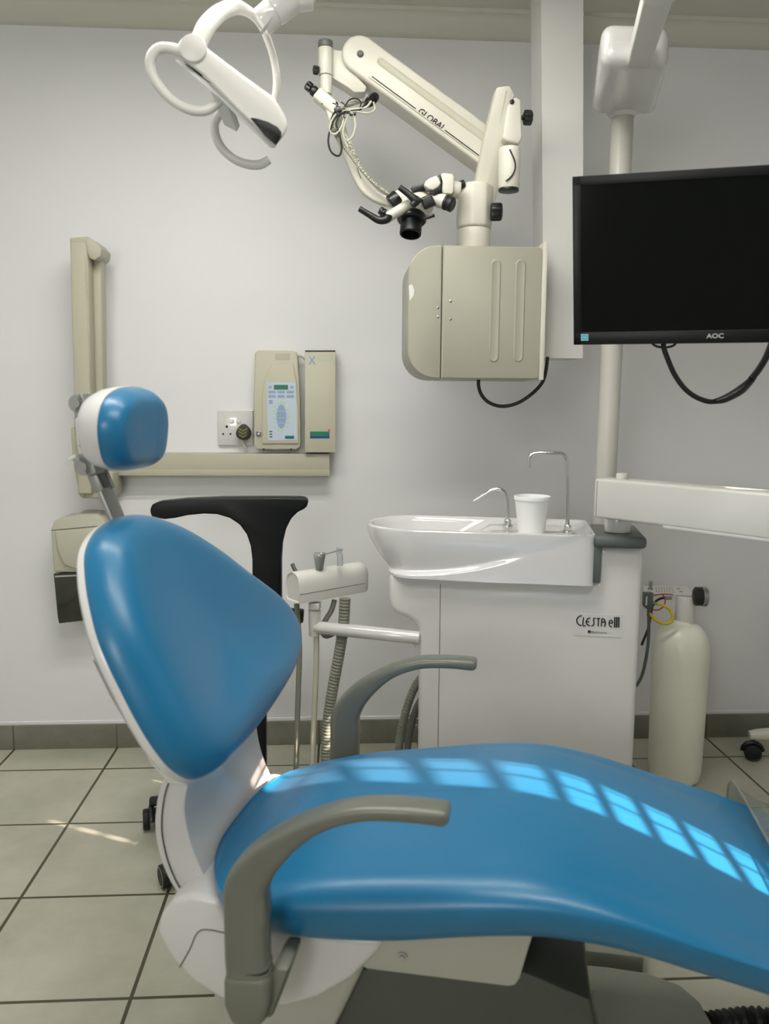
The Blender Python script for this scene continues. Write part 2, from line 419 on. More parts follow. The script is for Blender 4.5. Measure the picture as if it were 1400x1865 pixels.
obj('seat_cushion', b, 'blue_vinyl', chair)
b = MB(); b.loft([seat_ring(.043, lambda lo, hi, v: lo-.009), seat_ring(.06, lambda lo, hi, v: lo-.014), seat_ring(.22, lambda lo, hi, v: lo-.016)], False)
obj('seat_board', b, 'underbody_dark', chair)
# translucent foot cover over the leg end
def foot_ring(u, grow, off):
    hi = interp(u, UK, WK); lo = interp(u, BU, BW); w = interp(u, [.74, 1.05, 1.3], [.262, .25, .2])+grow; mid = []
    prof = [(-w, lo-.02), (-w-.004, (lo+hi)/2), (-w+.02, hi+.0), (-w+.06, hi+.012), (-.08, hi+.012), (.08, hi+.012), (w-.06, hi+.012), (w-.022, hi+.004), (w+.002, (lo+hi)/2+.006), (w+.004, lo-.02)]
    return [V3((u, a, c+off)) for a, c in prof]
b = MB(); b.loft([foot_ring(u, g, o_) for u, g, o_ in ((.748, .020, .014), (.756, .012, .010), (.79, .006, .005), (.86, .012, .004), (.95, .006, .004), (1.05, .01, .003), (1.2, .03, .002), (1.31, .03, -.01))], False, False)
fc = obj('foot_cover', b, 'clear_film', chair, 'wrinkled clear plastic cover on the foot end')
hem = foot_ring(.748, .020, .014); obj('hem', MB().tube(hem, .0022, 8, 4), 'clear_film', fc)

# --- backrest
LEAN = math.atan(.53); ES = V3((-math.sin(LEAN), 0, math.cos(LEAN))); EN = V3((math.cos(LEAN), 0, math.sin(LEAN))); EV = V3((0, 1, 0))
BC = V3((-.155, 0, .765))                    # seam-plane reference point
BACK = [(0, -.232), (.085, -.22), (.165, -.172), (.215, -.132), (.248, -.075), (.262, .0), (.258, .06), (.236, .12), (.19, .168), (.12, .19), (.03, .208), (-.05, .212)]
# outline: (v, s) clockwise from the bottom centre, symmetric
outl = [(-.0, -.166), (.1, -.160), (.2, -.147), (.28, -.124), (.322, -.09), (.325, -.05), (.292, .0), (.215, .072), (.15, .133), (.08, .182), (.02, .212), (-.05, .234), (-.123, .232), (-.185, .208),
        (-.221, .171), (-.250, .121), (-.268, .069), (-.273, .004), (-.273, -.04), (-.268, -.079), (-.255, -.115), (-.225, -.146), (-.17, -.161), (-.08, -.166)]
bo = catmull([(a, c, 0) for a, c in outl], 6, True)
def back_pt(v, s, h): return BC+EV*v+ES*s+EN*h
def back_ring(ins, h, dish=0):
    out = []
    for p in bo:
        L = p.length; q = p*((L-ins)/L) if ins < L else p*0
        out.append(back_pt(q.x, q.y, h-dish*math.exp(-(q.x/.11)**2)*math.exp(-(q.y/.2)**2)))
    return out
rings = [back_ring(.004, -.004)]
RB = .05
for a in range(0, 10):
    an = a*PI/2/9; rings.append(back_ring(RB*(1-math.cos(an)), .004+RB*math.sin(an)))
def back_in(g):
    out = []
    for p in bo:
        q = p*((p.length-.052)/p.length)*g
        out.append(back_pt(q.x, q.y, .0545+.001*(1-g)-.017*(1-g*g)**2))
    return out
for g in (.96, .92, .86, .78, .68, .56, .43, .3, .16, .04): rings.append(back_in(g))
b = MB(); b.loft(rings, False); c_ = rings[-1]; b.loft([c_, [sum(c_, V3())/len(c_)]*len(c_)], False); 
bmesh.ops.remove_doubles(b.bm, verts=b.bm.verts, dist=1e-5)
obj('backrest_cushion', b, 'blue_vinyl', chair)
b = MB(); b.loft([back_ring(.012, .006), back_ring(.001, .004), back_ring(-.001, -.001), back_ring(-.001, -.007), back_ring(.004, -.013), back_ring(.02, -.022), back_ring(.06, -.034), back_ring(.10, -.040), back_ring(.14, -.042)], True)
bs = obj('backrest_shell', b, 'shell_white', chair)
# hinge housing on the back of the shell, grey metal insert at the near edge
hsg = [cl(*q, -.19) for q in [(166, 1196), (196, 1196), (262, 1300), (330, 1400), (342, 1436), (304, 1430), (272, 1392), (238, 1332), (200, 1268)]]
b = MB(); b.prism(hsg, (0, .38, 0), .006, 3, 30); obj('rear_cover', b, 'shell_white', bs)
b = MB(); b.prism([cl(*q, -.191) for q in [(169, 1200), (189, 1216), (214, 1262), (240, 1318), (244, 1332), (236, 1326), (202, 1268)]], (0, -.002, 0), .0008, 1); obj('metal_insert', b, 'brushed_metal', bs, 'grey metal bracket on the shell edge')
# --- curved link shell from backrest to seat
def side(pts, v): return [cl(px, py, v) for px, py in pts]
outer = side([(310, 1392), (289, 1440), (281, 1500), (288, 1550), (305, 1598), (332, 1642)], -.15)
inner = side([(400, 1645), (374, 1600), (352, 1550), (339, 1500), (337, 1455), (352, 1400)], -.15)
op = catmull(outer, 5); ip = catmull(inner, 5)
b = MB(); b.prism(op+ip, (0, .335, 0), .006, 2, 50)
lk = obj('link_shell', b, 'shell_white', chair)
b = MB(); g = catmull(side([(322, 1398), (302, 1440), (294, 1500), (301, 1552), (318, 1600), (342, 1640)], -.1512), 5); b.tube(g, .0011, 6, 1, False); obj('seam', b, 'ink_grey', lk)
# --- rounded tilting cover under the seat
def arc_cover(v0, v1, du, rad, cz, cu, bev):
    pts = []
    for i in range(25):
        a = PI+i*PI/24; pts.append((cu+rad*math.cos(a)*1.0, v0, cz+rad*math.sin(a)))
    return MB().prism([V3(p) for p in pts], (0, v1-v0, 0), bev, 3, 40)
face = side([(283, 1700), (290, 1668), (312, 1640), (345, 1628), (400, 1640), (420, 1690), (700, 1712), (690, 1735), (640, 1785), (580, 1820), (520, 1836), (455, 1838), (400, 1822), (350, 1792), (312, 1752)], -.2)
b = MB(); b.prism(face, (0, .40, 0), .03, 5, 12); tc = obj('tilting_cover', b, 'shell_white', chair)
def groove(pxs, v, r=.0009, k=5): return MB().tube([cl(a, c, v) for a, c in pxs], r, 6, k)
obj('seam', groove([(327, 1762), (345, 1730), (366, 1694), (420, 1702)], -.2005), 'ink_grey', tc)
# --- seat frame panel and screw
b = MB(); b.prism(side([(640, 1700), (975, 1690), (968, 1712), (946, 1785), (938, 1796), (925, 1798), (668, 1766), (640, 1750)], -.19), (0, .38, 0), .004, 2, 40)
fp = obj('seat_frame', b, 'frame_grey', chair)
sc = cl(732, 1743, -.191); obj('screw', MB().lathe([(.007, .001), (.007, 0), (.0045, -.0005), (.0035, .003), (.001, .003)], sc, (0, -1, 0), 20), 'steel', fp)
# --- pedestal
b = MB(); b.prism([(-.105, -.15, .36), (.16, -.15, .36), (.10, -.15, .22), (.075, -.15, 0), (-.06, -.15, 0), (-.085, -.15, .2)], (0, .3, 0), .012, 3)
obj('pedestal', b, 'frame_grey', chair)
b = MB(); b.prism([cl(*q, -.13) for q in [(612, 1790), (640, 1768), (700, 1762), (952, 1770), (1076, 1822), (1086, 1900), (1080, 1990), (600, 1990)]], (0, .24, 0), .006, 2); obj('linkage_cover', b, 'underbody_dark', chair)
# base plate: U-shaped moulding with rounded foot end
fz = .075
def flo(px, py, z): 
    d = ray(px, py); t = (z-EYE)/d.z; return to_c(V3((0, 0, EYE))+d*t)
bp_ = [flo(*q, fz) for q in [(940, 1790), (965, 1765), (985, 1752), (1010, 1749), (1100, 1756), (1180, 1768), (1240, 1790), (1275, 1820), (1300, 1865), (1310, 1930), (1300, 2010), (1100, 2040), (1090, 1865), (1075, 1810), (1010, 1795)]]
bpc = [V3((p.x, p.y, 0.0)) for p in bp_]
b = MB(); b.prism(bpc, (0, 0, fz), .012, 3, 25); obj('base_moulding', b, 'underbody_pale', chair)
b = MB(); b.box(-.12, .52, -.2, .16, 0, .03, .008); obj('base_plate', b, 'underbody_dark', chair)
b = MB(); q0, q1 = flo(950, 1790, 0), flo(1165, 1785, 0)
b.box(.30, .626, .345, .60, 0.0, .05, .006); jb = obj('junction_box', b, 'underbody_pale', chair)
b = MB(); b.tube([flo(1290, 1868, .03), flo(1330, 1862, .03), flo(1385, 1858, .03), flo(1450, 1870, .03)], .024, 16, 8, corr=.28, pitch=.013); obj('corrugated_hose', b, 'black_rubber', chair)
# --- armrests
def armrest(v, hand):
    A = [(.020, .440), (.020, .50), (.023, .543), (.054, .589), (.108, .632), (.165, .655), (.22, .661), (.268, .660)]
    P = [(a, v, c) for a, c in A]
    secs = [(.029, .019), (.029, .019), (.028, .020), (.021, .022), (.0125, .022), (.0102, .0215), (.0102, .0215), (.0108, .020)]
    b = MB(); b.sweep([(.022, v, .425)]+P, [(.030, .019)]+secs, (0, 1, 0), 6, True, 3.6)
    # pointed elbow at the rear
    b.prism([(-.006, v-.017, .43), (-.006, v-.017, .541), (.012, v-.017, .562), (.045, v-.017, .59), (.05, v-.017, .50), (.03, v-.017, .43)], (0, .034, 0), .007, 3)
    b.prism([(.262, v-.019, .650), (.275, v-.019, .650), (.281, v-.019, .658), (.278, v-.019, .669), (.262, v-.019, .6705)], (0, .038, 0), .006, 3)
    a = obj('armrest', b, 'armrest_grey', chair)
    b = MB(); b.sweep([(.022, v, .425), (.022, v, .418)], [(.030, .019)]*2, (0, 1, 0), 2, True, 3.6); obj('joint_ring', b, 'armrest_base', a)
    b = MB(); b.prism([(-.009, v-.02, .418), (.053, v-.02, .424), (.053, v-.02, .385), (.045, v-.02, .355), (.022, v-.02, .344), (.0, v-.02, .350), (-.009, v-.02, .375)], (0, .04, 0), .01, 3, 20)
    d = -hand
    b.prism([(.01, v, .35), (.05, v, .35), (.075, v, .425), (.055, v, .425), (.03, v, .37)], (0, .07*d*-1 if False else -.07*hand, 0), .006)
    obj('armrest_socket', b, 'armrest_base', a)
armrest(-.295, -1); armrest(.29, 1)
# --- headrest
HC = V3((-.266, 0, 1.112)); hn = V3((1, 0, -.05)).normalized(); hs = V3((.05, 0, 1)).normalized()
HN = [(0, -.064), (.06, -.062), (.105, -.048), (.128, -.015), (.130, .018), (.108, .046), (.06, .062), (0, .066)]
ho = catmull([(a*.50, c, 0) for a, c in HN]+[(-a, c, 0) for a, c in HN[-2:0:-1]], 6, True)
def head_ring(ins, h, wrap=1):
    out = []
    for p in ho:
        L = p.length; q = p*((L-ins)/L) if ins < L else p*0
        out.append(HC+EV*q.x+hs*q.y+hn*(h+wrap*.008*(q.x/.13)**2))
    return out
rings = [head_ring(.003, -.004)]
for a in range(0, 9):
    an = a*PI/2/8; rings.append(head_ring(.028*(1-math.cos(an)), .002+.038*math.sin(an)))
for ins, h in ((.035, .041), (.045, .0415), (.053, .042), (.06, .042)): rings.append(head_ring(ins, h))
b = MB(); b.loft(rings, False); c_ = rings[-1]
cc = sum(c_, V3())/len(c_); b.loft([c_, [V3((HC.x+hn.x*(.042+.008*((p.y-HC.y)/.13)**2), p.y, cc.z)) for p in c_]], False)
obj('headrest_cushion', b, 'blue_vinyl', chair)
b = MB(); b.loft([head_ring(.006, .004), head_ring(-.002, .003), head_ring(-.002, -.006), head_ring(.002, -.022), head_ring(.012, -.034, .9), head_ring(.03, -.042, .7), head_ring(.055, -.045, .5)], True)
obj('headrest_shell', b, 'shell_white', chair)
hv = -.055
def ring_knob(px, py, r):
    c = cl(px, py, hv)
    b = MB(); b.lathe([(r*.5, .0), (r, .0), (r, -.02), (r*.5, -.02), (r*.5, .0)], c, (0, -1, 0), 28, False); b.lathe([(r*.45, -.006), (.001, -.006)], c, (0, -1, 0), 20, False)
    b.cyl(c+V3((0, -.002, 0)), c+V3((0, .03, 0)), r*.5)
    return b
hb = MB(); hb.prism([cl(*q, hv) for q in [(142, 716), (150, 716), (156, 760), (165, 830), (175, 862), (158, 868), (143, 840), (135, 780), (134, 750)]], (0, .03, 0), .002)
br = obj('headrest_bracket', hb, 'brushed_metal', chair)
for q in ((139, 735, .0135), (151, 850, .0145)):
    rk = obj('pivot_ring', ring_knob(*q), 'brushed_metal', br); c = cl(q[0], q[1], hv)
    obj('bore', MB().cyl(c+V3((0, -.0012, 0)), c+V3((0, .002, 0)), q[2]*.5), 'underbody_dark', rk)
b = MB(); b.prism([cl(*q, hv-.004) for q in [(136, 762), (146, 759), (152, 800), (154, 826), (143, 828), (138, 800)]], (0, .02, 0), .002); pl = obj('cover_plate', b, 'white_plastic', br)
for q in ((144, 774), (147, 812)): obj('hole', MB().lathe([(.003, 0), (.001, .0002)], cl(q[0], q[1], hv-.0045), (0, -1, 0), 14), 'ink', pl)
b = MB(); b.tube([cl(140, 830, hv), cl(128, 838, hv), cl(123, 845, hv)], .004, 10); b.cyl(cl(126, 844, hv-.006), cl(126, 844, hv+.01), .007); obj('release_lever', b, 'label_white', br)
# neck bar
n0, n1 = cl(178, 862, -.02), cl(226, 975, -.02); dn = (n1-n0).normalized(); sd = V3((dn.z, 0, -dn.x))
b = MB(); b.obox((n0+n1)/2, dn*((n1-n0).length/2+.02), V3((0, .02, 0)), sd*.004, .0015)
for s_ in (-1, 1): b.obox(n0+V3((0, .018*s_, 0)), dn*.03, V3((0, .003, 0)), sd*.008, .001)
nb = obj('neck_bar', b, 'brushed_metal', chair)
obj('slot', MB().obox(n0+dn*.012-sd*.0045, dn*.014, V3((0, .008, 0)), sd*.001), 'underbody_dark', nb)

# ================================================================== spittoon unit
unit = thing('spittoon_unit', 'white floor-standing dental unit with porcelain spittoon bowl, behind the chair', 'dental unit', (.35, .95, 0), 'C')
b = MB(); fr = [(.102, 0), (.655, 0), (.655, .812), (.545, .812), (.545, .722), (.022, .722), (.022, .650), (.026, .630), (.040, .616), (.075, .603), (.096, .590), (.102, .572)]
b.prism([(a, .80, c) for a, c in fr], (0, .19, 0), .016, 4, 30)
cab = obj('cabinet', b, 'white_gloss', unit)
obj('seam', MB().box(.157, .1585, .7996, .801, .012, .70), 'ink_grey', cab)
b = MB(); b.box(.532, .658, .775, .985, .812, .842, .01, 3); b.box(.532, .553, .785, .84, .722, .83, .004); obj('top_cap', b, 'trim_grey', unit)
# bowl
plan = []
for i in range(25):
    a = PI/2+PI*i/24; plan.append((.09+.145*math.cos(a), .915+.145*math.sin(a)))
plan += [(.10+.0167*i, .77) for i in range(0, 25)]+[(.52, .77), (.533, .775), (.54, .79), (.54, .85), (.54, .92), (.54, .98), (.54, 1.04), (.533, 1.055), (.52, 1.06)]+[(.47-.05*i, 1.06) for i in range(0, 8)]
def clampf(x): return 0 if x < 0 else 1 if x > 1 else x
def bowl_out(t_):        # t_ 0 bottom .. 1 rim
    out = []
    for (a, c) in plan:
        left = clampf((.54-a)/.54); ax_ = min(max(a, .09), .5)
        dx, dy = a-ax_, c-.915; L = math.hypot(dx, dy) or 1
        front = clampf(-dy/L)**2
        crease = .10+1.05*clampf((a-.06)/.47)**1.9
        block = .078*left**.8*(1-front)*(1-t_)**1.3+.004*front
        bulge = .078*left**.8*(1-front)*(1-t_)**1.9+front*(.030*left**.7*(1-t_)**1.6+.002)
        k = clampf((t_-crease)/.09+.5); k = k*k*(3-2*k)
        sh = block*(1-k)+bulge*k
        f = max(.2, (L-sh)/L)
        out.append(V3((ax_+dx*f, .915+dy*f, .716+.124*t_)))
    return out
rg = [bowl_out(i/72) for i in range(0, 72)]
def bowl_in(ins, z, dep):
    out = []
    for (a, c) in plan:
        ax_ = min(max(a, .09), .5); dx, dy = a-ax_, c-.915; L = math.hypot(dx, dy) or 1
        ins2 = min(ins, L*.97); f = (L-ins2)/L; x, y = ax_+dx*f, .915+dy*f
        if a >= .5: x = a-ins2 if ins2 < .2 else .5-(.0)
        x = min(x, .54-min(ins, .12)*.6) if a > .4 else x
        bowl = clampf((.27-x)/.10); bowl = bowl*bowl*(3-2*bowl)
        out.append(V3((x, y, z-dep*(.10+.90*bowl))))
    return out
rg += [bowl_in(.003, .8415, 0), bowl_in(.008, .8425, 0), bowl_in(.013, .8405, 0), bowl_in(.018, .836, .010), bowl_in(.026, .832, .03), bowl_in(.038, .832, .055), bowl_in(.06, .832, .07), bowl_in(.09, .832, .078), bowl_in(.12, .832, .08), bowl_in(.142, .832, .082)]
b = MB(); b.loft(rg, True); obj('spittoon_bowl', b, 'porcelain', unit, 'glossy white porcelain bowl', 50)
tv = .90
P = [cl(x, y, tv) for x, y in [(1033, 962), (1033, 900), (1032, 850), (1031, 836), (1024, 827), (1010, 825), (985, 825), (970, 827), (964, 833), (963, 852)]]
b = MB(); b.tube(P, .0052, 16, 5); tp = obj('cup_filler_tap', b, 'chrome', unit, 'tall bent chrome tap')
q = cl(1033, 968, tv); obj('collar', MB().knob(q, (0, 0, 1), .010, .018, 6, .1).cyl(q-V3((0, 0, .004)), q+V3((0, 0, .003)), .013, .001), 'chrome', tp)
tv = .96
P = [cl(x, y, tv) for x, y in [(924, 952), (924, 925), (923, 908), (918, 896), (908, 891), (896, 892), (884, 899), (862, 912)]]
b = MB(); b.tube(P, .0050, 16, 5); tp = obj('rinse_tap', b, 'chrome', unit, 'short bent chrome bowl-rinse tap')
q = cl(924, 958, tv); obj('collar', MB().knob(q, (0, 0, 1), .010, .018, 6, .1).cyl(q-V3((0, 0, .004)), q+V3((0, 0, .003)), .014, .001), 'chrome', tp)
# name plate
f0 = .7995
def fc_(px, py): 
    p = cl(px, py, f0); return p
a0, a1 = cl(1047, 1118, f0), cl(1131, 1160, f0)
b = MB(); b.prism([cl(1046.5, 1117, f0+.0006), cl(1132, 1120, f0+.0006), cl(1130.5, 1161, f0+.0006), cl(1045, 1157, f0+.0006)], (0, -.0012, 0)); lp = obj('name_plate', b, 'plate_white', unit)
def G(x, y): return (1030+x/11.667, 1090+y/11.667)
strokes = [[(340, 362), (280, 385), (240, 430), (232, 475), (250, 525), (290, 562), (335, 575)], [(378, 400), (368, 480), (365, 575), (422, 577)],
           [(520, 412), (470, 430), (435, 480), (435, 520), (465, 560), (512, 580)], [(440, 497), (498, 497)],
           [(632, 418), (595, 425), (590, 470), (598, 520), (590, 565), (540, 580)], [(660, 425), (730, 425)], [(693, 428), (688, 592)],
           [(765, 430), (755, 595)], [(765, 430), (810, 440), (840, 500), (835, 560), (822, 598)], [(770, 497), (838, 500)],
           [(925, 520), (990, 525), (988, 480), (960, 465), (930, 480), (920, 540), (940, 592), (985, 600)]]
b = MB()
for s_ in strokes: b.tube([cl(*G(*q), f0-.0008) for q in s_], .00155, 6, 3)
for x in (1042, 1085, 1128): b.tube([cl(*G(x, 395), f0-.0008), cl(*G(x-5, 612), f0-.0008)], .0019, 6, 3)
obj('model_lettering', b, 'ink', lp)
o1, o2 = cl(*G(545, 742), f0-.001), cl(*G(875, 752), f0-.001)
text('maker_lettering', 'Belmont', 'ink_grey', lp, o1, o2-o1, (0, 0, 1), size=.0068, width=(o2-o1).length, depth=.0003)
sq = cl(*G(500, 705), f0-.001); obj('maker_square', MB().box(sq.x-.0035, sq.x+.0035, sq.y-.0004, sq.y, sq.z-.0035, sq.z+.0035), 'ink', lp)
# assistant arm with instrument holder
A0 = to_c(at(757, 1161, 2.035)); A1 = to_c(at(573, 1142, 2.12))
b = MB(); b.cyl(A0+(A0-A1).normalized()*.012, A1, .0175, .003); arm = obj('assistant_arm', b, 'white_gloss', unit)
s0, s1 = to_c(at(573, 1110, 2.12)), to_c(at(572, 1158, 2.12))
obj('arm_socket', MB().cyl(s1, s0, .0145, .003, r2=.017).cyl(s0-V3((0, 0, .004)), s0+V3((0, 0, .012)), .013), 'white_plastic', arm)
obj('arm_hook', MB().tube([to_c(at(752, 1172, 2.05)), to_c(at(757, 1178, 2.05)), to_c(at(760, 1172, 2.05))], .002, 8), 'white_plastic', arm)
H0, H1 = at(546, 1072, 2.06), at(664, 1052, 2.19)
ax = (H1-H0).normalized(); bk = V3((-ax.y, ax.x, 0)).normalized(); zz = V3((0, 0, 1))
sec = [(-.0, -.047), (.006, -.050), (.05, -.050), (.062, -.044), (.066, -.02), (.064, .01), (.055, .036), (.035, .049), (.015, .046), (.002, .03), (-.002, .0)]
def csec(p): return [to_c(p+bk*a+zz*c) for a, c in catmull([(x, y, 0) for x, y in sec], 4, True) for a, c in [(a, c)]] if False else [to_c(p+bk*q.x+zz*q.y) for q in catmull([(x, y*.8, 0) for x, y in sec], 4, True)]
def shrink(L, f): c = sum(L, V3())/len(L); return [c+(p-c)*f for p in L]
e0, e1 = csec(H0), csec(H1+ax*.004)
b = MB(); b.loft([shrink(csec(H0), .86), shrink(csec(H0-ax*.003), .95), csec(H0+ax*.004), csec(H1), shrink(csec(H1+ax*.008), .97), shrink(csec(H1+ax*.015), .86)], True)
hd = obj('instrument_holder', b, 'white_plastic', unit)
obj('seam', MB().tube([to_c(H0-bk*.0015+zz*(-.016)), to_c(H1-bk*.0015+zz*(-.016))], .0009, 6), 'ink_grey', hd)
obj('swivel', MB().obox(to_c(at(573, 1103, 2.11)), (.015, 0, 0), (0, .014, 0), (0, 0, .009), .003), 'white_plastic', hd)
# instruments in the holder
def T3(L, Y): return [to_c(at(x, y, Y)) for x, y in L]
b = MB(); b.prism(T3([(570, 1008), (590, 1007), (590, 1016), (586, 1040), (575, 1040), (572, 1022)], 2.11), (0, .016, 0), .002)
sy = obj('syringe', b, 'brushed_metal', hd)
obj('nozzle', MB().tube(T3([(584, 1012), (604, 1006), (620, 1000)], 2.11), .0017, 8).cyl(to_c(at(584, 1012, 2.112)), to_c(at(584, 1012, 2.095)), .0075, .001).cyl(to_c(at(584, 1012, 2.10)), to_c(at(584, 1012, 2.09)), .004), 'steel', sy)
obj('suction_tip', MB().tube(T3([(619, 1030), (619, 1014), (617, 1006), (619, 998)], 2.13), [.008, .008, .0075, .0095], 14, 4), 'clear_tip', hd)
obj('suction_handle', MB().tube(T3([(539, 1042), (535, 1034), (532, 1027)], 2.1), .0055, 12, 4), 'grey_hose_dark', hd)
# hoses
HS = [('suction_hose', [(628, 1090), (626, 1130), (621, 1170), (612, 1220), (603, 1270), (597, 1320), (594, 1400), (600, 1480)], 2.11, .0160, 'grey_hose', .12),
      ('syringe_hose', [(576, 1150), (576, 1200), (574, 1260), (571, 1330), (568, 1420), (566, 1500)], 2.12, .0078, 'pale_hose', 0),
      ('drill_hose', [(540, 1100), (545, 1180), (543, 1260), (541, 1330), (539, 1420), (540, 1500)], 2.14, .0075, 'grey_hose', 0),
      ('loop_hose', [(609, 1093), (603, 1112), (592, 1130), (585, 1146), (592, 1158), (603, 1156), (612, 1150)], 2.14, .0072, 'grey_hose', 0)]
for n_, L, Y, r, m_, cr in HS: obj(n_, MB().tube(T3(L, Y), r, 16, 8, corr=cr, pitch=.009), m_, hd)
obj('drain_hose', MB().tube(T3([(775, 1225), (756, 1250), (742, 1285), (733, 1320), (727, 1355), (724, 1420)], 2.2), .0125, 16, 8, corr=.14, pitch=.010), 'grey_hose', unit)
obj('drain_hose', MB().tube(T3([(775, 1262), (758, 1290), (748, 1325), (742, 1360), (740, 1420)], 2.17), .010, 14, 8), 'grey_hose_dark', unit)
obj('pipe_stub', MB().cyl(to_c(at(742, 1322, 2.3)), to_c(at(775, 1322, 2.3)), .005).cyl(to_c(at(744, 1304, 2.3)), to_c(at(775, 1304, 2.3)), .005), 'steel', unit)

# foam cup
q = cl(967, 971, .865); cz = .824
cup = thing('foam_cup', 'white foam cup standing on the spittoon between the two taps', 'cup', (q.x, .865, cz), 'C')
zt = cl(967, 903, .865).z
b = MB(); hgt = zt-cz
b.lathe([(.028, 0), (.0325, .002), (.0435, hgt-.012), (.0455, hgt-.010), (.0462, hgt-.002), (.0455, hgt), (.0435, hgt), (.042, hgt-.004), (.031, .006), (.001, .006)], (q.x, .865, cz), (0, 0, 1), 40)
obj('cup_body', b, 'foam', cup)

# ================================================================== delivery arm
hubc = cl(1124, 962, .85)
da = thing('delivery_arm', 'white box-section instrument arm pivoting on top of the dental unit', 'instrument arm', (hubc.x, hubc.y, .842), 'C')
L0, L1 = at(1080, 905, 1.92), at(1400, 928, 1.575); dr = (L1-L0); dr.z = 0; dr.normalize(); L2 = L0+dr*.85
zt, zb = at(1090, 871, 1.915).z, at(1090, 943, 1.915).z
zb_a = zb+.002
obj('pivot_hub', MB().cyl((hubc.x, hubc.y, .8425), (hubc.x, hubc.y, zb_a), .0325, .003), 'white_gloss', da)
m0 = to_c(L0); m2 = to_c(L2); m0.z = m2.z = (zt+zb)/2
bd = (m2-m0).normalized(); sdv = V3((-bd.y, bd.x, 0))
# keep the arm centred over the hub
off_ = (hubc-m0).dot(sdv)
b = MB(); b.obox((m0+m2)/2+sdv*.035, bd*((m2-m0).length/2), sdv*.035, V3((0, 0, (zt-zb)/2)), .008, 3)
ab = obj('arm_beam', b, 'white_plastic', da)
obj('end_seam', MB().obox(m0+bd*.010+sdv*.035, bd*.0006, sdv*.0353, V3((0, 0, (zt-zb)/2-.006))), 'ink_grey', ab)
obj('beam_cover', MB().obox((m0+m2)/2+bd*.09+sdv*.035-V3((0, 0, (zt-zb)/2)), bd*((m2-m0).length/2-.1), sdv*.034, V3((0, 0, .004)), .002), 'plate_white', ab)
q = m0+bd*.055+sdv*.035; q.z = zt; obj('pivot_cap', MB().cyl(q-V3((0, 0, .004)), q+V3((0, 0, .014)), .014, .004), 'white_plastic', ab)

# ================================================================== operating light: post, housing, arms, lamp head
NT = 1.84
def _far(nt):
    z = (at(1223, 112, nt).z+at(1095, 128, nt).z)/2; d = ray(1134, 209); return (z-EYE)/d.z*d.y
NT *= 2.19/_far(NT)
pb, ptp = at(1115, 975, 2.17), at(1134, 203, 2.19)

ol = thing('operating_light', 'white operating light on a tall post with a reflector head and loop handles', 'operating light', (pb.x-.03, pb.y, 0))
b = MB(); pb2 = V3((pb.x-.03, pb.y, 0)); b.cyl(pb2, pb2+V3((0, 0, .02)), .05, .004); b.cyl(pb2, ptp+V3((0, 0, .02)), .0285, .001); obj('post', b, 'post_cream', ol)
YH = 1.9
hc = [at(1087, 45, 1.86), at(1223, 42, 1.86), at(1222, 115, 1.86), at(1095, 125, 1.86)]
# housing: sloped box, near end higher in view
nearT = NT; farT = 2.26
f1 = [at(1096, 36, nearT), at(1222, 32, nearT), at(1223, 112, nearT), at(1095, 128, nearT)]
zb_ = (f1[2].z+f1[3].z)/2; zt_ = f1[0].z
def hz(px, py, z): d = ray(px, py); return V3((0, 0, EYE))+d*((z-EYE)/d.z)
g0, g1, g2, g3 = f1[0].copy(), f1[1].copy(), hz(1194, 214, zb_), hz(1076, 212, zb_)
q4 = [V3((p.x, p.y, zb_)) for p in (g0, g1, g2, g3)]
b = MB(); b.prism(q4, (0, 0, zt_-zb_), .028, 5, 30); hs_ = obj('swivel_housing', b, 'white_gloss', ol)
obj('seam', MB().box(f1[0].x+.03, f1[1].x-.03, nearT-.0004, nearT+.01, zt_-.048, zt_-.0468), 'label_white', hs_)
top = V3((ptp.x, ptp.y, zb_))
obj('collar', MB().lathe([(.040, .004), (.036, -.002), (.032, -.006), (.029, -.008), (.0287, .0)], top, (0, 0, 1), 32, False), 'white_gloss', hs_)
s0, s1 = at(1164, 104, nearT+.02), at(1206, -40, 1.38)
dd = (s1-s0).normalized(); sx_ = V3((1, 0, 0)); sx_ = (sx_-dd*sx_.dot(dd)).normalized(); up_ = dd.cross(sx_)
E1 = s0+dd*((s1-s0).length*1.0)
b = MB(); b.obox((s0+E1)/2, dd*((E1-s0).length/2), sx_*.0245, up_*.022, .004, 3); obj('swing_arm', b, 'white_plastic', ol)
J = at(520, -25, 1.56); mid = V3((.45, 1.2, 2.10))
E1b = V3((E1.x, E1.y, E1.z))
obj('elbow', MB().ball(E1b, .04), 'white_plastic', ol)
obj('spring_arm', MB().cyl(E1b, at(560, -60, 1.50), .022, .002), 'white_plastic', ol)
YL = 1.46
obj('elbow', MB().tube([at(560, -60, 1.50), at(556, -18, 1.49), at(542, -2, YL)], .022, 16).cyl(at(568, -8, YL), at(530, -4, YL), .022, .003), 'white_plastic', ol)
b = MB(); b.cyl(at(545, -14, YL), at(497, 22, YL), .0245, .004); b.cyl(at(499, 20, YL), at(472, 44, YL), .0225, .005)
ja = obj('joint_arm', b, 'white_gloss', ol)
obj('grey_insert', MB().obox(at(485, 48, YL-.015), (at(490, 42, YL)-at(480, 54, YL))*.6, V3((0, .008, 0)), V3((.006, 0, .008)), .003), 'label_white', ja)
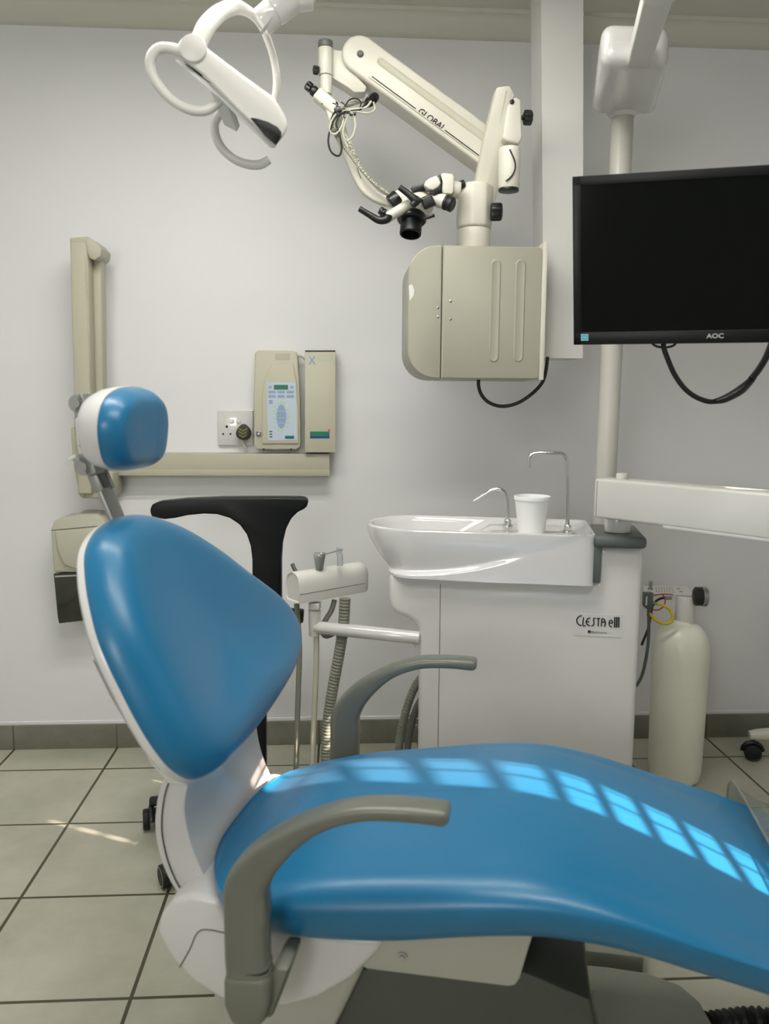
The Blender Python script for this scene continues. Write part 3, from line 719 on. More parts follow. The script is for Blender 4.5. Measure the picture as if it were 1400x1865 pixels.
# yoke
def arcpts(L): return [at(x, y, Y) for x, y, Y in L]
YK = arcpts([(357, 95, 1.40), (364, 72, 1.40), (378, 45, 1.41), (402, 22, 1.43), (430, 13, 1.45), (455, 23, 1.47), (474, 44, 1.50), (489, 76, 1.52), (499, 110, 1.54), (504, 150, 1.545), (499, 192, 1.545)])
b = MB(); b.sweep(YK, [(.0135, .010), (.0135, .012), (.0140, .013), (.0125, .014), (.0105, .014), (.008, .014), (.0065, .013), (.006, .013), (.006, .012), (.006, .012), (.0055, .010)], (.10, .97, .2), 6, True, 3)
yk = obj('yoke', b, 'white_plastic', ol)
c = at(353, 92, 1.385); obj('pivot_disc', MB().cyl(c+V3((0, -.012, 0)), c+V3((0, .05, 0)), .0215, .003), 'white_plastic', yk)
# head body: wedge profile extruded in depth
hp = [(322, 80), (334, 66), (350, 62), (378, 88), (440, 135), (500, 178), (522, 215), (525, 232), (518, 246), (505, 264), (470, 238), (430, 200), (372, 140), (345, 118), (325, 98)]
N0 = 1.38; dep = .20
b = MB(); EX = at(425, 168, N0+dep)-at(425, 168, N0); b.prism([at(x, y, N0+.0) for x, y in hp], EX, .014, 4, 18); hd2 = obj('lamp_head', b, 'white_plastic', ol)
vz = [(455, 214), (468, 216), (488, 222), (505, 231), (513, 241), (512, 250), (503, 265), (482, 247)]
b = MB(); b.prism([at(x, y, N0-.002) for x, y in vz], EX*.9, .002, 2); obj('visor', b, 'black_satin', hd2)
gp = [(318, 110), (323, 107), (400, 165), (450, 210), (505, 262), (500, 270), (492, 269), (440, 219), (395, 175), (350, 138)]
b = MB(); b.prism([at(x, y, N0+.01) for x, y in gp], EX*.88, .002, 2); obj('front_shield', b, 'label_white', hd2)
b = MB(); b.tube(arcpts([(336, 96, 1.40), (310, 88, 1.40), (287, 90, 1.40), (274, 108, 1.40), (276, 132, 1.40), (290, 158, 1.40), (315, 184, 1.40), (345, 200, 1.40), (372, 202, 1.405), (392, 192, 1.41), (402, 184, 1.41)]), [.009, .0085, .0085, .0085, .008, .008, .0078, .0078, .0078, .0075, .006], 14, 6)
obj('handle', b, 'white_plastic', hd2, 'closed loop handle')
b = MB(); b.tube(arcpts([(415, 200, 1.56), (400, 208, 1.56), (391, 225, 1.56), (393, 248, 1.56), (404, 270, 1.56), (425, 289, 1.56), (450, 299, 1.56), (472, 300, 1.56), (490, 291, 1.56)]), [.0075, .008, .008, .008, .008, .008, .0082, .0085, .0075], 14, 6)
obj('handle', b, 'white_plastic', hd2, 'open hook handle')
obj('handle_bracket', MB().obox(at(410, 195, 1.48), (.012, 0, -.006), (0, .09, 0), (.003, 0, .006), .002), 'label_white', hd2)

# ================================================================== surgical microscope
mc = thing('surgical_microscope', 'cream ceiling-hung surgical microscope with jointed arms and wall box', 'microscope', tuple(at(1015, 655, 2.2)))
# ceiling column (hangs from the ceiling, not quite plumb)
def quadcol(pxt, pxb, yb, Yc, D):
    t0, t1 = at(pxt[0], 0, Yc), at(pxt[1], 0, Yc); b0, b1 = at(pxb[0], yb, Yc), at(pxb[1], yb, Yc)
    k0 = (t0-b0)/(t0.z-b0.z); k1 = (t1-b1)/(t1.z-b1.z); T0 = b0+k0*(ZC-b0.z); T1 = b1+k1*(ZC-b1.z)
    zb = min(b0.z, b1.z); b0.z = b1.z = zb
    dv = V3((0, D, 0)); return MB().loft([[b0, b1, b1+dv, b0+dv], [T0, T1, T1+dv, T0+dv]])
cb = quadcol((985, 1062), (990, 1061), 652, 2.2, .11); colo = obj('ceiling_column', cb, 'white_satin', mc, 'white square column')
YX = 2.10
bl, brr = at(806, 450, YX), at(984, 447, YX); zT = at(890, 448, YX).z; zB = at(890, 690, YX).z
def rrect(x0, x1, z0, z1, rs, Y, n=8):
    out = []
    for (cx, cz, a0, r) in ((x0+rs[0], z1-rs[0], PI/2, rs[0]), (x0+rs[1], z0+rs[1], PI, rs[1]), (x1-rs[2], z0+rs[2], 3*PI/2, rs[2]), (x1-rs[3], z1-rs[3], 0, rs[3])):
        for i in range(n+1): a = a0+PI/2*i/n; out.append(V3((cx+r*math.cos(a), Y, cz+r*math.sin(a))))
    return out
xl = at(743, 570, YX).x; xm = bl.x; xr = at(986, 570, YX).x
b = MB(); b.prism(rrect(xm+.0008, xr, zB, zT, (.004, .004, .012, .012), YX), (0, .20, 0), .008, 3); bx = obj('control_box', b, 'box_beige', mc)
b = MB(); b.prism(rrect(xl, xm-.0008, zB, zT, (.072, .072, .004, .004), YX), (0, .20, 0), .012, 4); le = obj('box_end', b, 'box_beige', bx)
# pressed ribs
for pxr in (901, 946):
    x = at(pxr, 560, YX).x; z1, z0 = at(pxr, 472, YX).z, at(pxr, 660, YX).z
    o_ = rrect(x-.0135, x+.0135, z0, z1, (.0134,)*4, YX)
    cc = V3((x, YX, (z0+z1)/2))
    def ins(r_, y): return [V3((x+(p.x-x)*(1-r_/.0135), YX+y, cc.z+(p.z-cc.z)*(1-r_/((z1-z0)/2)))) for p in o_]
    b = MB(); b.loft([ins(0, .0005), ins(.0005, -.0006), ins(.003, -.0022), ins(.007, -.0012), ins(.0125, -.0008)], True); obj('pressed_rib', b, 'box_beige', bx)
for (px, py) in ((797, 560), (797, 577), (820, 548), (820, 581)):
    obj('screw', MB().lathe([(.0035, 0), (.003, .0015), (.001, .002)], at(px, py, YX), (0, -1, 0), 14), 'steel', bx if px > 800 else le)
obj('sticker', MB().prism([at(x, y, YX+.0) for x, y in [(744, 520), (750, 518), (754, 528), (753, 538), (746, 548)]], (0, -.0006, 0)), 'label_white', le)
b = MB(); b.box(at(985, 570, YX).x, at(993, 570, YX).x, YX-.004, YX+.21, at(985, 692, YX).z, at(985, 441, YX).z, .0015); obj('mounting_plate', b, 'cream', bx)
obj('power_cable', MB().tube([at(x, y, 2.17) for x, y in [(873, 684), (871, 700), (876, 718), (890, 733), (913, 740), (940, 735), (965, 720), (985, 700), (993, 680), (997, 650)]], .0048, 12), 'black_rubber', bx)
# post
pc = at(862, 450, 2.18); pr_ = .043
zz0 = zT-.004; z1 = at(862, 418, 2.18).z; z2 = at(862, 338, 2.18).z
obj('post', MB().cyl((pc.x, 2.18, zz0), (pc.x, 2.18, z1), pr_, .002), 'cream', mc)
oc = []
for i in range(8):
    a = PI/8+i*PI/4+.12; oc.append(V3((pc.x+.048*math.cos(a), 2.18+.048*math.sin(a), z1+.001)))
b = MB(); b.prism(oc, (0, 0, z2-z1), .007, 3, 30); ps = obj('post_head', b, 'cream', mc)
kc = at(893, 386, 2.15); obj('knob', MB().knob(kc, (1, -.1, 0), .0225, .030, 6, .12), 'black_plastic', ps)
# upright link (leans right going up)
YB2 = 2.10
def yu(y): return 2.09+(y-155)/270*.12
lk_ = [at(x, y, yu(y)) for x, y in [(904, 158), (928, 154), (938, 172), (930, 200), (916, 290), (900, 380), (893, 425), (862, 420), (866, 330), (885, 240)]]
b = MB(); b.prism(lk_, (0, .052, 0), .006, 2, 30); ul = obj('upright_arm', b, 'cream', mc)
obj('groove', MB().tube([at(922, 165, yu(165)-.0005), at(905, 250, yu(250)-.0005), at(886, 345, yu(345)-.0005)], .0012, 6), 'cream_dark', ul)
obj('pin_cap', MB().lathe([(.006, 0), (.004, .001), (.001, .001)], at(932, 185, yu(185)-.001), (0, -1, 0), 16), 'black_plastic', ul)
b = MB(); b.prism([at(x, y, YB2+.005) for x, y in [(926, 175), (940, 176), (949, 182), (951, 250), (945, 262), (920, 256), (915, 250)]], (0, .07, 0), .008, 3); sb = obj('joint_bracket', b, 'cream', ul)
obj('knob', MB().cyl(at(950, 214, YB2+.02), at(956, 214, YB2+.02), .006).knob(at(953, 214, YB2+.02), (1, 0, 0), .018, .022, 6, .12), 'black_plastic', sb)
tc0 = at(926, 346, YB2+.03); 
b = MB(); b.cyl(tc0, tc0+V3((0, 0, at(926, 268, YB2+.03).z-tc0.z)), .0275, .008); tj = obj('tilt_joint', b, 'cream', ul)
obj('end_cap', MB().cyl(tc0-V3((0, 0, .004)), tc0+V3((0, 0, .003)), .026, .001), 'black_plastic', tj)
obj('pivot_line', MB().tube([at(x, y, YB2-.0) for x, y in [(928, 272), (936, 290), (938, 305), (932, 320), (921, 330)]], .0018, 8), 'ink', tj)
# main arm
YA = 2.19
Pa = at(655, 97, YA); Pb = at(880, 262, YA)
d_ = (Pb-Pa).normalized(); n_ = V3((-d_.z, 0, d_.x)); d_.y = 0; d_.normalize()
n_ = V3((-d_.z, 0, d_.x)); R0 = .0455
ar = []
for i in range(13): a = PI/2+PI*i/12; ar.append(Pa+d_*(R0*math.cos(a))+n_*(R0*math.sin(a)*1.0))
Le = (Pb-Pa).length+.03
ar += [Pa+d_*Le-n_*.047, Pa+d_*Le+n_*.047]
b = MB(); b.prism(ar, (0, .085, 0), .007, 3, 30); ma = obj('balance_arm', b, 'cream', mc)
# pressed channel and lettering line
g0, g1 = Pa+d_*.055+n_*.012, Pa+d_*(Le-.02)+n_*.016
gm = (g0+g1)/2; gw = .010
def chan(r_, y):
    out = []
    L_ = (g1-g0).length/2
    for i in range(9): a = PI/2+PI*i/8; out.append(gm-d_*L_+d_*((gw-r_)*math.cos(a))+n_*((gw-r_)*math.sin(a))+V3((0, y, 0)))
    for i in range(9): a = -PI/2+PI*i/8; out.append(gm+d_*L_+d_*((gw-r_)*math.cos(a))+n_*((gw-r_)*math.sin(a))+V3((0, y, 0)))
    return out
b = MB(); b.loft([chan(0, .001), chan(.0005, -.0008), chan(.003, -.002), chan(.006, -.0008), chan(.009, -.0004)], True); obj('pressed_channel', b, 'cream_dark', ma)
b = MB(); b.obox(Pa+d_*(Le/2+.02)-n_*.034+V3((0, -.001, 0)), d_*(Le/2-.03), V3((0, .0015, 0)), n_*.0012); obj('edge_groove', b, 'cream_dark', ma)
obj('pin_cap', MB().lathe([(.009, 0), (.008, .001), (.0055, .0002), (.0055, .004), (.001, .0045)], at(656, 98, YA-.001), (0, -1, 0), 24), 'grey_hose_dark', ma)
yl = YA-.0012
b = MB()
for (p, q) in (((677, 139), (757, 198)), ((810, 237), (872, 283))):
    p, q = at(*p, yl), at(*q, yl); obj('accent_line', MB().obox((p+q)/2, (q-p)/2, V3((0, .0005, 0)), n_*.0011), 'ink', ma)
t0_, t1_ = at(760, 205.5, yl), at(806, 239.5, yl)
text('lettering', 'GLOBAL', 'ink', ma, t0_, t1_-t0_, n_, size=.0165, width=(t1_-t0_).length, shear=.15, fat=.012, depth=.0006)
# left elbow
cx = at(593, 120, YA+.04); r_ = .0185
zt_, zb2 = at(593, 88, 2.2).z, at(593, 138, 2.2).z
b = MB(); b.cyl((cx.x, 2.2, zb2), (cx.x, 2.2, zt_), r_, .002)
b.prism([at(x, y, YA+.015) for x, y in [(600, 88), (625, 92), (640, 110), (652, 140), (668, 158), (664, 168), (645, 168), (632, 158), (600, 139)]], (0, .05, 0), .004, 2)
el = obj('elbow_joint', b, 'cream', mc)
obj('cap', MB().cyl((cx.x, 2.2, zt_), (cx.x, 2.2, at(593, 75, 2.2).z), r_+.0005, .003), 'trim_grey', el)
obj('knob', MB().knob(at(580, 128, 2.19), (-1, -.3, 0), .0115, .014, 5, .3), 'black_plastic', el)
zb3 = at(594, 172, 2.2).z
b = MB(); b.cyl((cx.x+.001, 2.2, zb3), (cx.x+.001, 2.2, zb2-.001), .0155, .001); obj('lower_spindle', b, 'cream', el)
i0, i1 = at(576, 170, 2.19), at(618, 208, 2.19); di = (i1-i0).normalized(); ni = di.cross(V3((0, 1, 0)))
b = MB(); b.obox((i0+i1)/2, di*((i1-i0).length/2), V3((0, .018, 0)), ni*.0165, .007, 3); ib = obj('inclined_bar', b, 'cream', mc)
kq = i0-di*.002; obj('knob', MB().cyl(kq, kq-di*.012, .013, .002).cyl(kq-di*.01, kq-di*.018, .006).knob(kq-di*.015, -di, .0125, .016, 5, .3), 'black_plastic', ib)
obj('set_screw', MB().lathe([(.0018, 0), (.001, .0006)], at(586, 189, 2.171), (0, -1, 0), 10), 'ink', ib)
# curved hanging arm
JP = [at(x, y, 2.19) for x, y in [(604, 196), (612, 222), (625, 255), (640, 290), (653, 320), (668, 345), (690, 362), (712, 370)]]
b = MB(); b.sweep(JP, [(.018, .014)]*2+[(.0165, .013)]*3+[(.0165, .013), (.0135, .012), (.010, .011)], (0, 1, 0), 6, True, 4); hg = obj('hanging_arm', b, 'cream', mc)
t0_, t1_ = at(632, 268, 2.174), at(646, 297, 2.174); dt = t1_-t0_
text('lettering', 'GLOBAL', 'ink', hg, at(633, 264, 2.1745), dt, V3((-dt.z, 0, dt.x))*1, size=.0095, width=dt.length*1.35, shear=.15, depth=.0006)
for p, q in ((at(628, 247, 2.175), at(634, 262, 2.175)), (at(650, 306, 2.175), at(657, 325, 2.175))): obj('accent_line', MB().tube([p, q], .0008, 6), 'ink', hg)
# cables
YC = 2.155
obj('gooseneck', MB().tube([at(x, y, YC) for x, y in [(672, 182), (650, 186), (630, 193), (612, 205), (603, 225), (608, 240), (620, 258), (638, 282), (655, 305), (675, 328), (695, 345), (712, 356)]], .0058, 12, 8, corr=.22, pitch=.0045), 'goose', hg)
for pts, r, m_ in (([(668, 185), (655, 200), (630, 205), (610, 215), (598, 250), (602, 275), (616, 284), (622, 270), (618, 245), (612, 225), (618, 210)], .0026, 'black_rubber'),
                   ([(680, 186), (682, 200), (668, 206), (640, 204), (628, 225), (625, 245), (632, 256), (643, 246), (647, 225), (640, 205), (625, 195)], .0026, 'pale_hose'),
                   ([(676, 184), (665, 196), (640, 199), (615, 206), (603, 222), (601, 240), (612, 244), (622, 230), (628, 212)], .0028, 'pale_hose'),
                   ([(612, 208), (625, 198), (636, 182), (650, 180), (657, 188), (652, 200), (638, 206)], .0018, 'black_rubber'),
                   ([(602, 240), (612, 236), (620, 225), (616, 212), (622, 200), (634, 196)], .0024, 'grey_hose_dark'),
                   ([(606, 228), (604, 215), (612, 202), (628, 203), (640, 210), (648, 208)], .0024, 'black_rubber')):
    obj('cable', MB().tube([at(x, y, YC-.012) for x, y in pts], r, 8, 6), m_, hg)
b = MB()
for k in range(9):
    a = random.uniform(0, 6.28); c = at(618+random.uniform(-10, 22), 200+random.uniform(-4, 6), YC-.02)
    b.tube([c, c+V3((math.cos(a)*.012, 0, math.sin(a)*.012)), c+V3((math.cos(a+.5)*.02, -.003, math.sin(a+.5)*.016))], .0013, 6, 3)
b.obox(at(615, 200, YC-.016), (.008, 0, .003), (0, .006, 0), (-.003, 0, .006), .002); obj('cable_tie', b, 'black_plastic', hg)
g_ = at(676, 181, 2.156); b = MB(); b.lathe([(.021, 0), (.021, .004), (.016, .005), (.012, .001)], g_+V3((0, 0, .0)), (.5, -.3, -.75), 24); obj('grommet', b, 'black_plastic', ma)
# optics head
oh = MB(); YO = 2.12
c0 = at(757, 373, YO); oh.ball(c0, .046, (1.0, .8, .82)); oh.cyl(at(720, 372, YO), at(738, 360, YO), .026, .006)
oh.cyl(at(745, 362, YO), at(752, 395, YO), .036, .006, r2=.034)
opt = obj('optics_head', oh, 'cream', mc, 'white microscope body')
q0, q1 = at(712, 372, YO-.01), at(726, 360, YO-.01); obj('coupling_ring', MB().cyl(q0, q1, .0225, .003).lathe([(.015, -.002), (.001, -.003)], q0, (q1-q0), 20), 'black_plastic', opt)
ld = V3((-.10, -.30, -1)).normalized(); l0 = at(750, 392, YO)
obj('lens_ring', MB().lathe([(.030, -.004), (.036, 0), (.0375, .006), (.0375, .014), (.034, .018), (.026, .019)], l0, ld, 36), 'black_plastic', opt)
ll = obj('objective_lens', MB().lathe([(.026, .014), (.026, .030), (.0275, .034), (.0275, .052), (.026, .054), (.0225, .053), (.021, .030), (.001, .030)], l0, ld, 36, False), 'black_satin', opt)
obj('lens_glass', MB().lathe([(.021, .0), (.012, .002), (.001, .003)], l0+ld*.034, ld, 28), 'lens_glass', ll)
# binocular tubes
b = MB(); b.prism([at(x, y, YO-.045) for x, y in [(772, 338), (774, 330), (784, 323), (795, 319), (799, 323), (803, 334), (799, 340), (789, 346), (781, 345)]], (0, .03, 0), .004, 3); b.prism([at(x, y, YO-.035) for x, y in [(802, 318), (806, 314), (824, 316), (827, 322), (826, 350), (822, 354), (806, 352), (803, 346)]], (0, .06, 0), .006, 3)
b.cyl(at(815, 345, YO), at(838, 347, YO), .021, .004); b.cyl(at(822, 346, YO), at(826, 346, YO), .023, .001)
bt = obj('binocular_tube', b, 'cream', opt)
obj('eyepiece', MB().cyl(at(834, 338, YO+.03), at(846, 334, YO+.03), .010, .002), 'black_rubber', bt)
obj('mount_block', MB().obox(at(770, 342, YO-.01), (.030, 0, .012), (0, .022, 0), (-.003, 0, .008), .004).prism([at(x, y, YO-.038) for x, y in [(795, 320), (802, 317), (806, 330), (805, 350), (790, 356), (782, 350), (800, 338)]], (0, .03, 0), .002), 'black_plastic', bt)
b = MB(); e0_, e1_ = at(786, 360, YO-.012), at(812, 369, YO-.03); b.cyl(e0_, e1_, .018, .003); e2 = e1_+(e1_-e0_).normalized()*.018; tb2 = obj('binocular_tube', b, 'cream', opt)
dq = (e1_-e0_).normalized(); obj('eyepiece', MB().lathe([(.0185, -.002), (.0185, .004), (.0165, .006), (.0165, .009), (.0185, .011), (.0185, .018), (.014, .021), (.001, .020)], e1_, dq, 28), 'black_rubber', tb2)
obj('control_knob', MB().obox(at(779, 368, YO-.045), (.014, 0, .006), (0, .010, 0), (-.007, 0, .013), .005, 3), 'black_plastic', opt)
obj('cross_tube', MB().cyl(at(706, 396, YO-.03), at(748, 370, YO-.03), .013, .002), 'cream', opt)
YHn = YO-.04
b = MB(); b.tube([at(654, 380, YHn), at(672, 391, YHn), at(690, 401, YHn), at(704, 399, YHn), at(707, 392, YHn)], [.0072, .0078, .0095, .0105, .0105], 12, 6); obj('lever', b, 'black_plastic', opt)
b = MB(); b.tube([at(727, 341, YHn-.02), at(742, 352, YHn-.02), at(756, 364, YHn-.02), at(764, 367, YHn-.02)], [.0072, .0085, .0105, .0095], 12, 6); b.cyl(at(764, 361, YHn-.02), at(750, 375, YHn-.02), .009, .002); obj('lever', b, 'black_plastic', opt)
b = MB(); b.cyl(at(771, 398, YHn), at(778, 396, YHn), .0025); b.cyl(at(776, 397, YHn), at(791, 392, YHn), .0042, .001); obj('small_lever', b, 'black_plastic', opt)
b = MB(); b.knob(at(700, 384, YO-.02), (-.5, -.3, -.5), .013, .014, 5, .3); obj('clamp_knob', b, 'black_plastic', opt)

# ================================================================== monitor
mon_bl = at(1044.5, 628, 1.51); mon_tl = at(1042, 322, 1.475)
mdir = V3((math.cos(math.radians(-17.5)), math.sin(math.radians(-17.5)), 0)); mz = V3((mon_tl-mon_bl).normalized()); mn = mdir.cross(mz).normalized(); MW, MH = .505, (mon_tl-mon_bl).length
mo = thing('monitor', 'black flat-screen monitor hanging from the post on the right', 'monitor', tuple(mon_bl+mdir*MW/2))
def mp(x, z, d=0): return mon_bl+mdir*x+mz*z+mn*d
def mbox(b, x0, x1, z0, z1, d0, d1, bev=0): 
    return b.obox(mp((x0+x1)/2, (z0+z1)/2, (d0+d1)/2), mdir*(x1-x0)/2, mn*(d1-d0)/2, mz*(z1-z0)/2, bev, 2)
b = MB(); mbox(b, 0, MW, 0, MH, -.022, 0, .003); mbox(b, .04, MW-.04, .03, MH-.03, -.045, -.018, .008); obj('casing', b, 'black_satin', mo)
b = MB(); mbox(b, 0, MW, MH-.016, MH, 0, .003, .001); mbox(b, 0, .0145, 0, MH, 0, .003, .001); mbox(b, MW-.0145, MW, 0, MH, 0, .003, .001); mbox(b, 0, MW, 0, .0225, 0, .003, .001); bz = obj('bezel', b, 'black_satin', mo)
b = MB(); mbox(b, .0145, MW-.0145, .0225, MH-.016, -.001, .0008); obj('screen', b, 'screen', mo)
b = MB(); mbox(b, .0145, MW-.0145, .0222, .0227, .0008, .0032); obj('edge_strip', b, 'ink_grey', bz)
b = MB(); mbox(b, .0135, .0265, .0075, .0195, .003, .0036); st = obj('energy_sticker', b, 'sticker_blue', bz)
b = MB()
for (x0, x1, z0, z1) in ((.0135, .0142, .0075, .0195), (.0258, .0265, .0075, .0195), (.0135, .0265, .0075, .0082), (.0135, .0265, .0188, .0195), (.0155, .0245, .0128, .0134)): mbox(b, x0, x1, z0, z1, .0035, .0038)
obj('sticker_border', b, 'label_white', st)
p0 = mp(MW/2-.001, .0088, .0031); 
lx = at(1294, 615, 1.42)
text('maker_logo', 'AOC', 'logo_silver', mo, mp(.232, .0088, .0031), mdir, mz, size=.0085, width=.029, depth=.0006, fat=.02)
b = MB(); mbox(b, .16, .30, .08, .22, -.06, -.045, .004)
q = mp(.23, .15, -.06); e = V3((at(1130, 480, 2.12).x, 2.12, q.z)); b.cyl(q, V3((e.x+.02, e.y-.02, e.z)), .014, .002); b.cyl(e-V3((0, 0, .03)), e+V3((0, 0, .03)), .034, .003)
obj('bracket', b, 'label_white', mo)
CB = [(1212, 610), (1208, 630), (1216, 655), (1228, 682), (1245, 706), (1265, 722), (1288, 731), (1305, 731)]
b = MB(); b.tube([at(x, y, 1.50) for x, y in CB], .0048, 12); cbl = obj('cable', b, 'black_rubber', mo)
obj('taped_splice', MB().tube([at(x, y, 1.49) for x, y in [(1302, 731), (1318, 727), (1336, 718), (1350, 709), (1364, 696), (1372, 686)]], [.0052, .0075, .0085, .009, .0072, .0065], 12, 4), 'black_plastic', cbl)
obj('cable', MB().tube([at(x, y, 1.48) for x, y in [(1368, 690), (1382, 672), (1396, 648), (1408, 615), (1412, 580)]], .0062, 12), 'black_rubber', mo)
obj('cable_loop', MB().tube([at(x, y, 1.50) for x, y in [(1184, 612), (1188, 626), (1200, 632), (1218, 632), (1230, 626), (1234, 612)]], .0022, 8), 'black_rubber', mo)

# ================================================================== water bottle
YW = 2.33
wc = at(1233, 1300, YW); wx = wc.x
wb = thing('water_bottle', 'translucent cream water bottle with pressure gauge beside the dental unit', 'water bottle', (wx, YW, 0.0))
R_ = .0845; zs = at(1233, 1190, YW).z; zn = at(1233, 1132, YW).z
b = MB(); b.lathe([(.03, 0.0), (.060, .001), (.074, .012), (.079, .035), (.080, .06), (.0825, .25), (R_, zs)]+[(.03+(R_-.03)*math.cos(q_*PI/2/10), zs+(zn-.004-zs)*math.sin(q_*PI/2/10)) for q_ in range(1, 10)]+[(.031, zn-.003), (.028, zn+.004)], (wx, YW, .0005), (0, 0, 1), 40)
bo_ = obj('bottle', b, 'bottle', wb)
zc1 = at(1237, 1086, YW).z
obj('collar', MB().cyl((wx+.006, YW, zn-.004), (wx+.006, YW, zc1), .0285, .002, r2=.0275), 'white_plastic', wb)
pz = zc1+.001
def wz(px, py, z): d = ray(px, py); return V3((0, 0, EYE))+d*((z-EYE)/d.z)
pp = [wz(1171, 1066, pz+.004), wz(1250, 1066, pz+.004), wz(1264, 1084, pz+.004), wz(1172, 1080, pz+.004)]
b = MB(); b.prism([V3((p.x, p.y, pz)) for p in pp], (0, 0, .004), .0008, 1); b.prism([V3((p.x, p.y, pz-.05)) for p in (pp[0], pp[3])]+[V3((pp[3].x, pp[3].y, pz)), V3((pp[0].x, pp[0].y, pz))], (.003, 0, 0)); pt = obj('bracket_plate', b, 'white_plastic', wb)
b = MB()
ux, uy = (pp[2]-pp[3]).normalized(), (pp[0]-pp[3]).normalized(); wd, ht = (pp[2]-pp[3]).length, (pp[0]-pp[3]).length
for i in range(7):
    for j in range(5):
        c = pp[3]+ux*(wd*(.26+.055*i))+uy*(ht*(.2+.15*j)); c.z = pz+.0042; b.box(c.x-.0022, c.x+.0022, c.y-.0016, c.y+.0016, c.z-.0002, c.z+.0002)
obj('perforations', b, 'ink_grey', pt)
for k, (x, y) in enumerate(((.72, .7), (.76, .35))):
    c = pp[3]+ux*wd*x+uy*ht*y; obj('screw', MB().lathe([(.006, 0), (.005, .002), (.001, .003)], V3((c.x, c.y, pz+.004)), (0, 0, 1), 16), 'steel', pt)
c = pp[3]+ux*wd*.14+uy*ht*.5; b = MB(); b.cyl((c.x, c.y, pz+.003), (c.x, c.y, pz+.010), .008); b.cyl((c.x, c.y, pz+.01), (c.x, c.y, pz+.016), .003); b.cyl((c.x, c.y, pz+.014), (c.x, c.y, pz+.031), .006, .001); obj('valve', b, 'steel', pt)
gc = at(1264, 1086, YW-.03); b = MB(); b.lathe([(.012, -.004), (.024, 0), (.0285, .004), (.0285, .022)], gc, (1, -.12, 0), 32); ga = obj('pressure_gauge', b, 'black_plastic', wb)
gd = V3((1, -.12, 0)).normalized(); obj('gauge_bezel', MB().lathe([(.0285, 0), (.0295, .001), (.0295, .013), (.026, .015), (.001, .0145)], gc+gd*.021, gd, 32), 'steel', ga)
q = at(1183, 1080, YW-.02)
b = MB(); b.prism([at(x, y, YW-.035) for x, y in [(1174, 1080), (1190, 1080), (1189, 1105), (1186, 1111), (1178, 1110), (1173, 1104)]], (0, .02, 0), .002); b.cyl(at(1182, 1108, YW-.025), at(1181, 1121, YW-.025), .006); cn = obj('connector', b, 'trim_grey', wb)
obj('connector_band', MB().prism([at(x, y, YW-.0358) for x, y in [(1176, 1087), (1179, 1086), (1178, 1103), (1175, 1102)]], (0, .001, 0)), 'label_white', cn)
WT = lambda L, Y: [at(x, y, Y) for x, y in L]
obj('yellow_tube', MB().tube(WT([(1196, 1099), (1208, 1103), (1219, 1111), (1224, 1122), (1222, 1132), (1213, 1136), (1202, 1134), (1192, 1128), (1184, 1118)], YW-.06), .0042, 12), 'yellow_tube', wb)
obj('red_tube', MB().tube(WT([(1225, 1083), (1205, 1082), (1190, 1085)], YW-.03)+[], .0018, 8).tube(WT([(1206, 1083), (1211, 1092), (1208, 1104), (1198, 1111), (1186, 1110)], YW-.04), .0018, 8), 'red_tube', wb)
obj('black_tube', MB().tube(WT([(1222, 1088), (1208, 1089), (1197, 1093), (1188, 1104), (1184, 1125), (1180, 1145), (1172, 1165), (1168, 1175)], YW-.02), .0038, 10), 'black_rubber', wb)
obj('grey_tube', MB().tube(WT([(1181, 1115), (1181, 1150), (1179, 1180), (1174, 1210), (1168, 1232), (1158, 1250)], YW-.03), .0048, 12), 'trim_grey', wb)
obj('tube_coupling', MB().cyl(at(1189, 1098, YW-.055), at(1199, 1100, YW-.055), .0046).cyl(at(1210, 1089, YW-.03), at(1222, 1089, YW-.03), .0055), 'grey_hose', wb)

# ================================================================== x-ray arm on the back wall
xa = thing('wall_xray_unit', 'folded beige x-ray arm standing upright on a long wall bracket', 'x-ray arm', tuple(at(165, 905, YB)))
ZB0, ZB1 = at(400, 866, YB-.06).z, at(400, 826, YB-.06).z
x0, x1 = at(150, 845, YB-.06).x, at(600, 845, YB-.06).x
b = MB(); b.box(x0, x1, YB-.06, YB, ZB0, ZB1, .003); wbk = obj('wall_bracket', b, 'beige', xa)
zl = ZB0+.018; obj('lower_ledge', MB().box(x0-.0, x1+.0005, YB-.0625, YB-.003, ZB0-.001, zl, .001), 'beige', wbk)
def colx(L, Y, D): return MB().prism([at(x, y, Y) for x, y in L], (0, D, 0), .005, 3, 30)
b = colx([(127, 440), (156, 440), (160, 470), (166, 740), (166, 900), (142, 900), (136, 760), (131, 600)], YB-.16, .055); fa = obj('front_arm', b, 'beige', xa)
obj('arm_groove', MB().tube([at(155, 470, YB-.1612), at(161, 640, YB-.1612), at(164, 720, YB-.1612)], .0015, 6), 'cream_dark', fa)
b = colx([(163, 455), (184, 462), (187, 700), (187, 820), (172, 820), (165, 700)], YB-.11, .05); obj('rear_arm', b, 'beige', xa)
b = MB(); b.prism([at(x, y, YB-.155) for x, y in [(126, 433), (158, 431), (175, 440), (185, 452), (183, 466), (172, 474), (162, 470), (157, 452), (152, 442), (127, 443)]], (0, .1, 0), .004, 2); obj('top_joint', b, 'beige', xa)
b = MB(); b.prism([at(x, y, YB-.13) for x, y in [(140, 862), (205, 862), (205, 906), (150, 908), (142, 900)]], (0, .125, 0), .004, 2); lj = obj('lower_joint', b, 'beige', xa)
obj('seam', MB().tube([at(140, 879, YB-.1305), at(205, 881, YB-.1305)], .0008, 6).tube([at(155, 864, YB-.1305), at(155, 906, YB-.1305)], .0008, 6).tube([at(159, 894, YB-.1305), at(178, 885, YB-.1305)], .0014, 6), 'ink_grey', lj)
